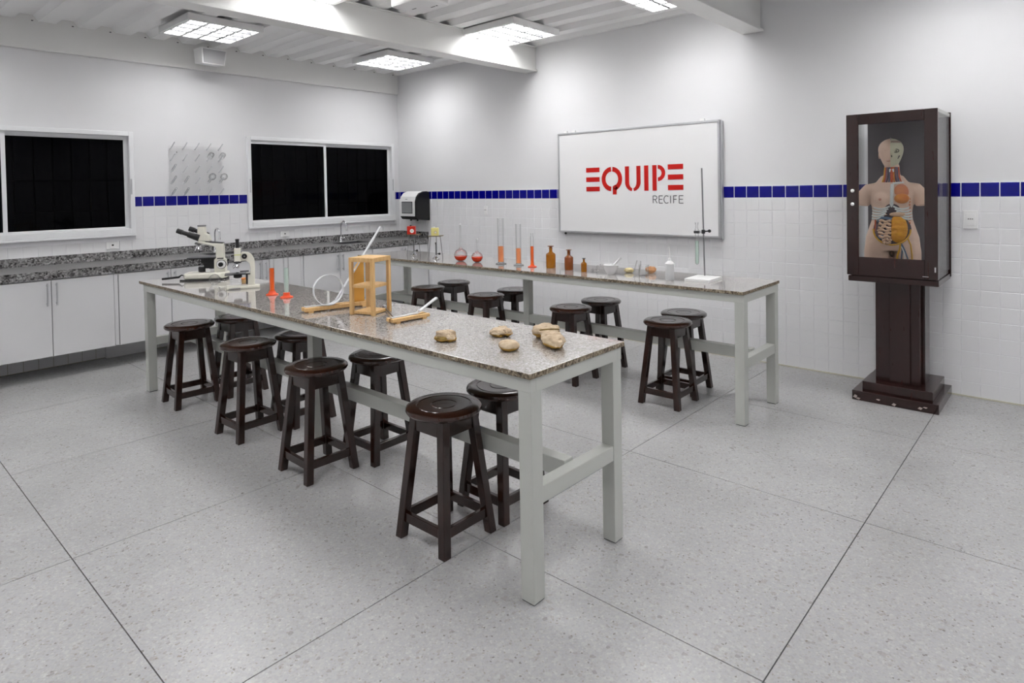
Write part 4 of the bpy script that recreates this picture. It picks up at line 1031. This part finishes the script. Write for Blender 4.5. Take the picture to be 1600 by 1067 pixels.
vessel('measuring_cylinder', 'medium glass cylinder with pale orange liquid on the rear bench', 'cylinder', (-3.876, 4.38, .90),
       [(.025, .012), (.025, .375), (.029, .382)], [(.0235, .022), (.0235, .158)], M_peach, [(.046, 0), (.048, .006), (.030, .012), (.026, .018)], M_glass, group='measuring cylinders')
vessel('measuring_cylinder', 'slim glass cylinder with bright orange liquid and orange foot on the rear bench', 'cylinder', (-3.695, 4.36, .90),
       [(.016, .012), (.016, .27), (.011, .285), (.011, .295), (.015, .305)], [(.020, .010), (.0148, .03), (.0145, .188)], M_orange, [(.040, 0), (.042, .006), (.024, .012), (.017, .02)], M_oplast, group='measuring cylinders')
def bottle(label, loc, r, h, mm, smt):
    s = h*.66
    prof = [(r*.92, 0), (r, r*.1), (r, s*.90), (r*.88, s*.97), (r*.5, s*1.05), (r*.36, s*1.10), (r*.34, h*.86), (r*.42, h*.88), (r*.42, h*.90)]
    t = thing('reagent_bottle', label, 'bottle', loc, 0, 'amber reagent bottles')
    MB().lathe(prof, 28).build('glass_body', mm, t, smooth=45)
    MB().lathe([(r*.30, h*.90), (r*.30, h*.93), (r*.66, h*.965), (r*.68, h*.985), (r*.3, h)], 20).build('stopper', smt, t, smooth=45)
bottle('tallest amber reagent bottle on the rear bench', (-3.52, 4.41, .90), .043, .198, M_amber, M_amber2)
bottle('middle brown reagent bottle on the rear bench', (-3.305, 4.39, .90), .038, .176, M_amber2, M_amber2)
bottle('smallest amber bottle with a black stopper on the rear bench', (-3.122, 4.355, .90), .0245, .116, M_amber, M_black)
# two glass rods/droppers left of the mortar
t = thing('glass_stopcock', 'small clear glass stopcock piece lying left of the mortar', 'glassware', (-3.05, 4.45, .90), .4)
MB().tube([(-.06, 0, .008), (.06, 0, .008)], .005, 8).tube([(-.01, 0, .008), (.0, 0, .045), (.03, .0, .05)], .006, 8).build('stem', M_glass, t, smooth=50)
MB().ball((.03, 0, .05), .010, 10, 6).ball((-.04, .0, .010), .010, 10, 6).build('knob', M_glass, t, smooth=50)
t = thing('mortar', 'white porcelain mortar bowl on the rear bench beside the amber bottles', 'mortar', (-2.86, 4.36, .90))
MB().lathe([(.032, 0), (.036, .006), (.040, .012), (.058, .045), (.064, .068), (.070, .072), (.070, .077), (.060, .078), (.052, .050), (.034, .022), (0, .016)], 32).build('bowl', M_porc, t, smooth=40)
o = MB().tube([(0, 0, .0), (.0, 0, .03), (.0, 0, .10), (.0, 0, .135)], [.016, .013, .008, .010], 12).build('pestle', M_porc, smooth=50)
o.location = (-2.868, 4.352, .934); o.rotation_euler = (math.radians(-22), math.radians(38), 0)
tag(o, 'white porcelain pestle leaning in the mortar bowl', 'pestle')
vessel('beaker', 'clear glass beaker with a spout between two onion-coloured shells', 'beaker', (-2.60, 4.44, .90), [(.034, .002), (.038, .008), (.038, .078), (.042, .084)], None, None, None, None, n=24)
t = thing('beaker', 'second small clear beaker tipped up behind the spouted beaker', 'beaker', (-2.69, 4.47, .90)); t.rotation_euler = (0, math.radians(16), 0)
MB().tube([(0, 0, .010), (0, 0, .085), (-.004, 0, .115)], [.026, .022, .018], 16, cap=False).build('glass_body', M_glass, t, smooth=50)
t = tag(MB().ball((0, 0, .027), (.048, .034, .027), 24, 14, fn=lambda d: 1+.30*noise.noise(d*1.7)).build('shell_half', M_orgl, smooth=60), 'orange-brown rounded shell half right of the beaker', 'shell'); t.location = (-2.625, 4.60, .90)
t = tag(MB().ball((0, 0, .020), (.044, .030, .019), 24, 14, fn=lambda d: 1+.35*noise.noise(d*2+Vector((3, 0, 0)))).build('shell_half', M_shell, smooth=60), 'pale yellow-brown shell half left of the beaker', 'shell'); t.location = (-2.79, 4.52, .90)
t = thing('wash_bottle', 'translucent white plastic wash bottle with a thin nozzle', 'bottle', (-2.317, 4.335, .90))
MB().lathe([(.030, 0), (.033, .006), (.033, .08), (.031, .095), (.031, .118), (.026, .128)], 24).build('body', M_ivory, t, smooth=40)
MB().lathe([(.033, .118), (.034, .124), (.020, .140), (.012, .146), (.012, .160), (.007, .166)], 20).build('cap', M_white, t, smooth=40)
MB().tube([(0, 0, .16), (0, 0, .215), (-.004, 0, .25)], [.005, .004, .003], 8).tube([(-.004, 0, .246), (-.014, -.005, .24), (-.020, -.008, .228)], .0025, 6).build('nozzle', M_white, t, smooth=50)
# retort stand
t = thing('retort_stand', 'retort stand with white base plate and long steel rod on the rear bench', 'stand', (-2.115, 4.475, .90), math.radians(3))
MB().box(-.095, .095, -.125, .125, .012, .019).box(-.095, -.089, -.125, .125, 0, .012).box(.089, .095, -.125, .125, 0, .012).box(-.089, .089, -.125, -.119, 0, .012).build('base_plate', M_white, t, bev=.001)
MB().tube([(-.030, .10, .018), (-.045, .10, .84)], .0055, 10).build('rod', M_steel, t, smooth=50)
cl = MB().tube([(-.035, .098, .355), (-.066, .092, .352)], .009, 10).build('clamp', M_alu, t, smooth=50)
MB().box(-.047, -.026, .086, .112, .340, .370).build('boss', M_dsteel, cl, bev=.003)
MB().ball((.006, .112, .360), .013, 12, 8).tube([(-.028, .102, .357), (.006, .112, .360)], .005, 8).build('knob', M_black, cl, smooth=50)
MB().box(-.102, -.062, .068, .076, .342, .362).box(-.070, -.060, .070, .108, .342, .362).build('jaw', M_dsteel, cl, bev=.003)
t = thing('clamped_tube', 'long glass tube of pale green liquid held in the retort clamp', 'tube', (-2.206, 4.563, 1.0), 0)
tmp = MB().lathe([(.004, .0), (.012, .008), (.0145, .02), (.0145, .26), (.014, .272), (.009, .285), (.009, .30), (.014, .325)], 18); tmp.f = tmp.f[:-2]+[tmp.f[-2]]; tmp.m = [0]*len(tmp.f)
tmp.build('glass_body', M_glass, t, smooth=50)
MB().lathe([(.003, .002), (.011, .009), (.0135, .02), (.0135, .185)], 16).build('liquid', M_mint, t, smooth=50)
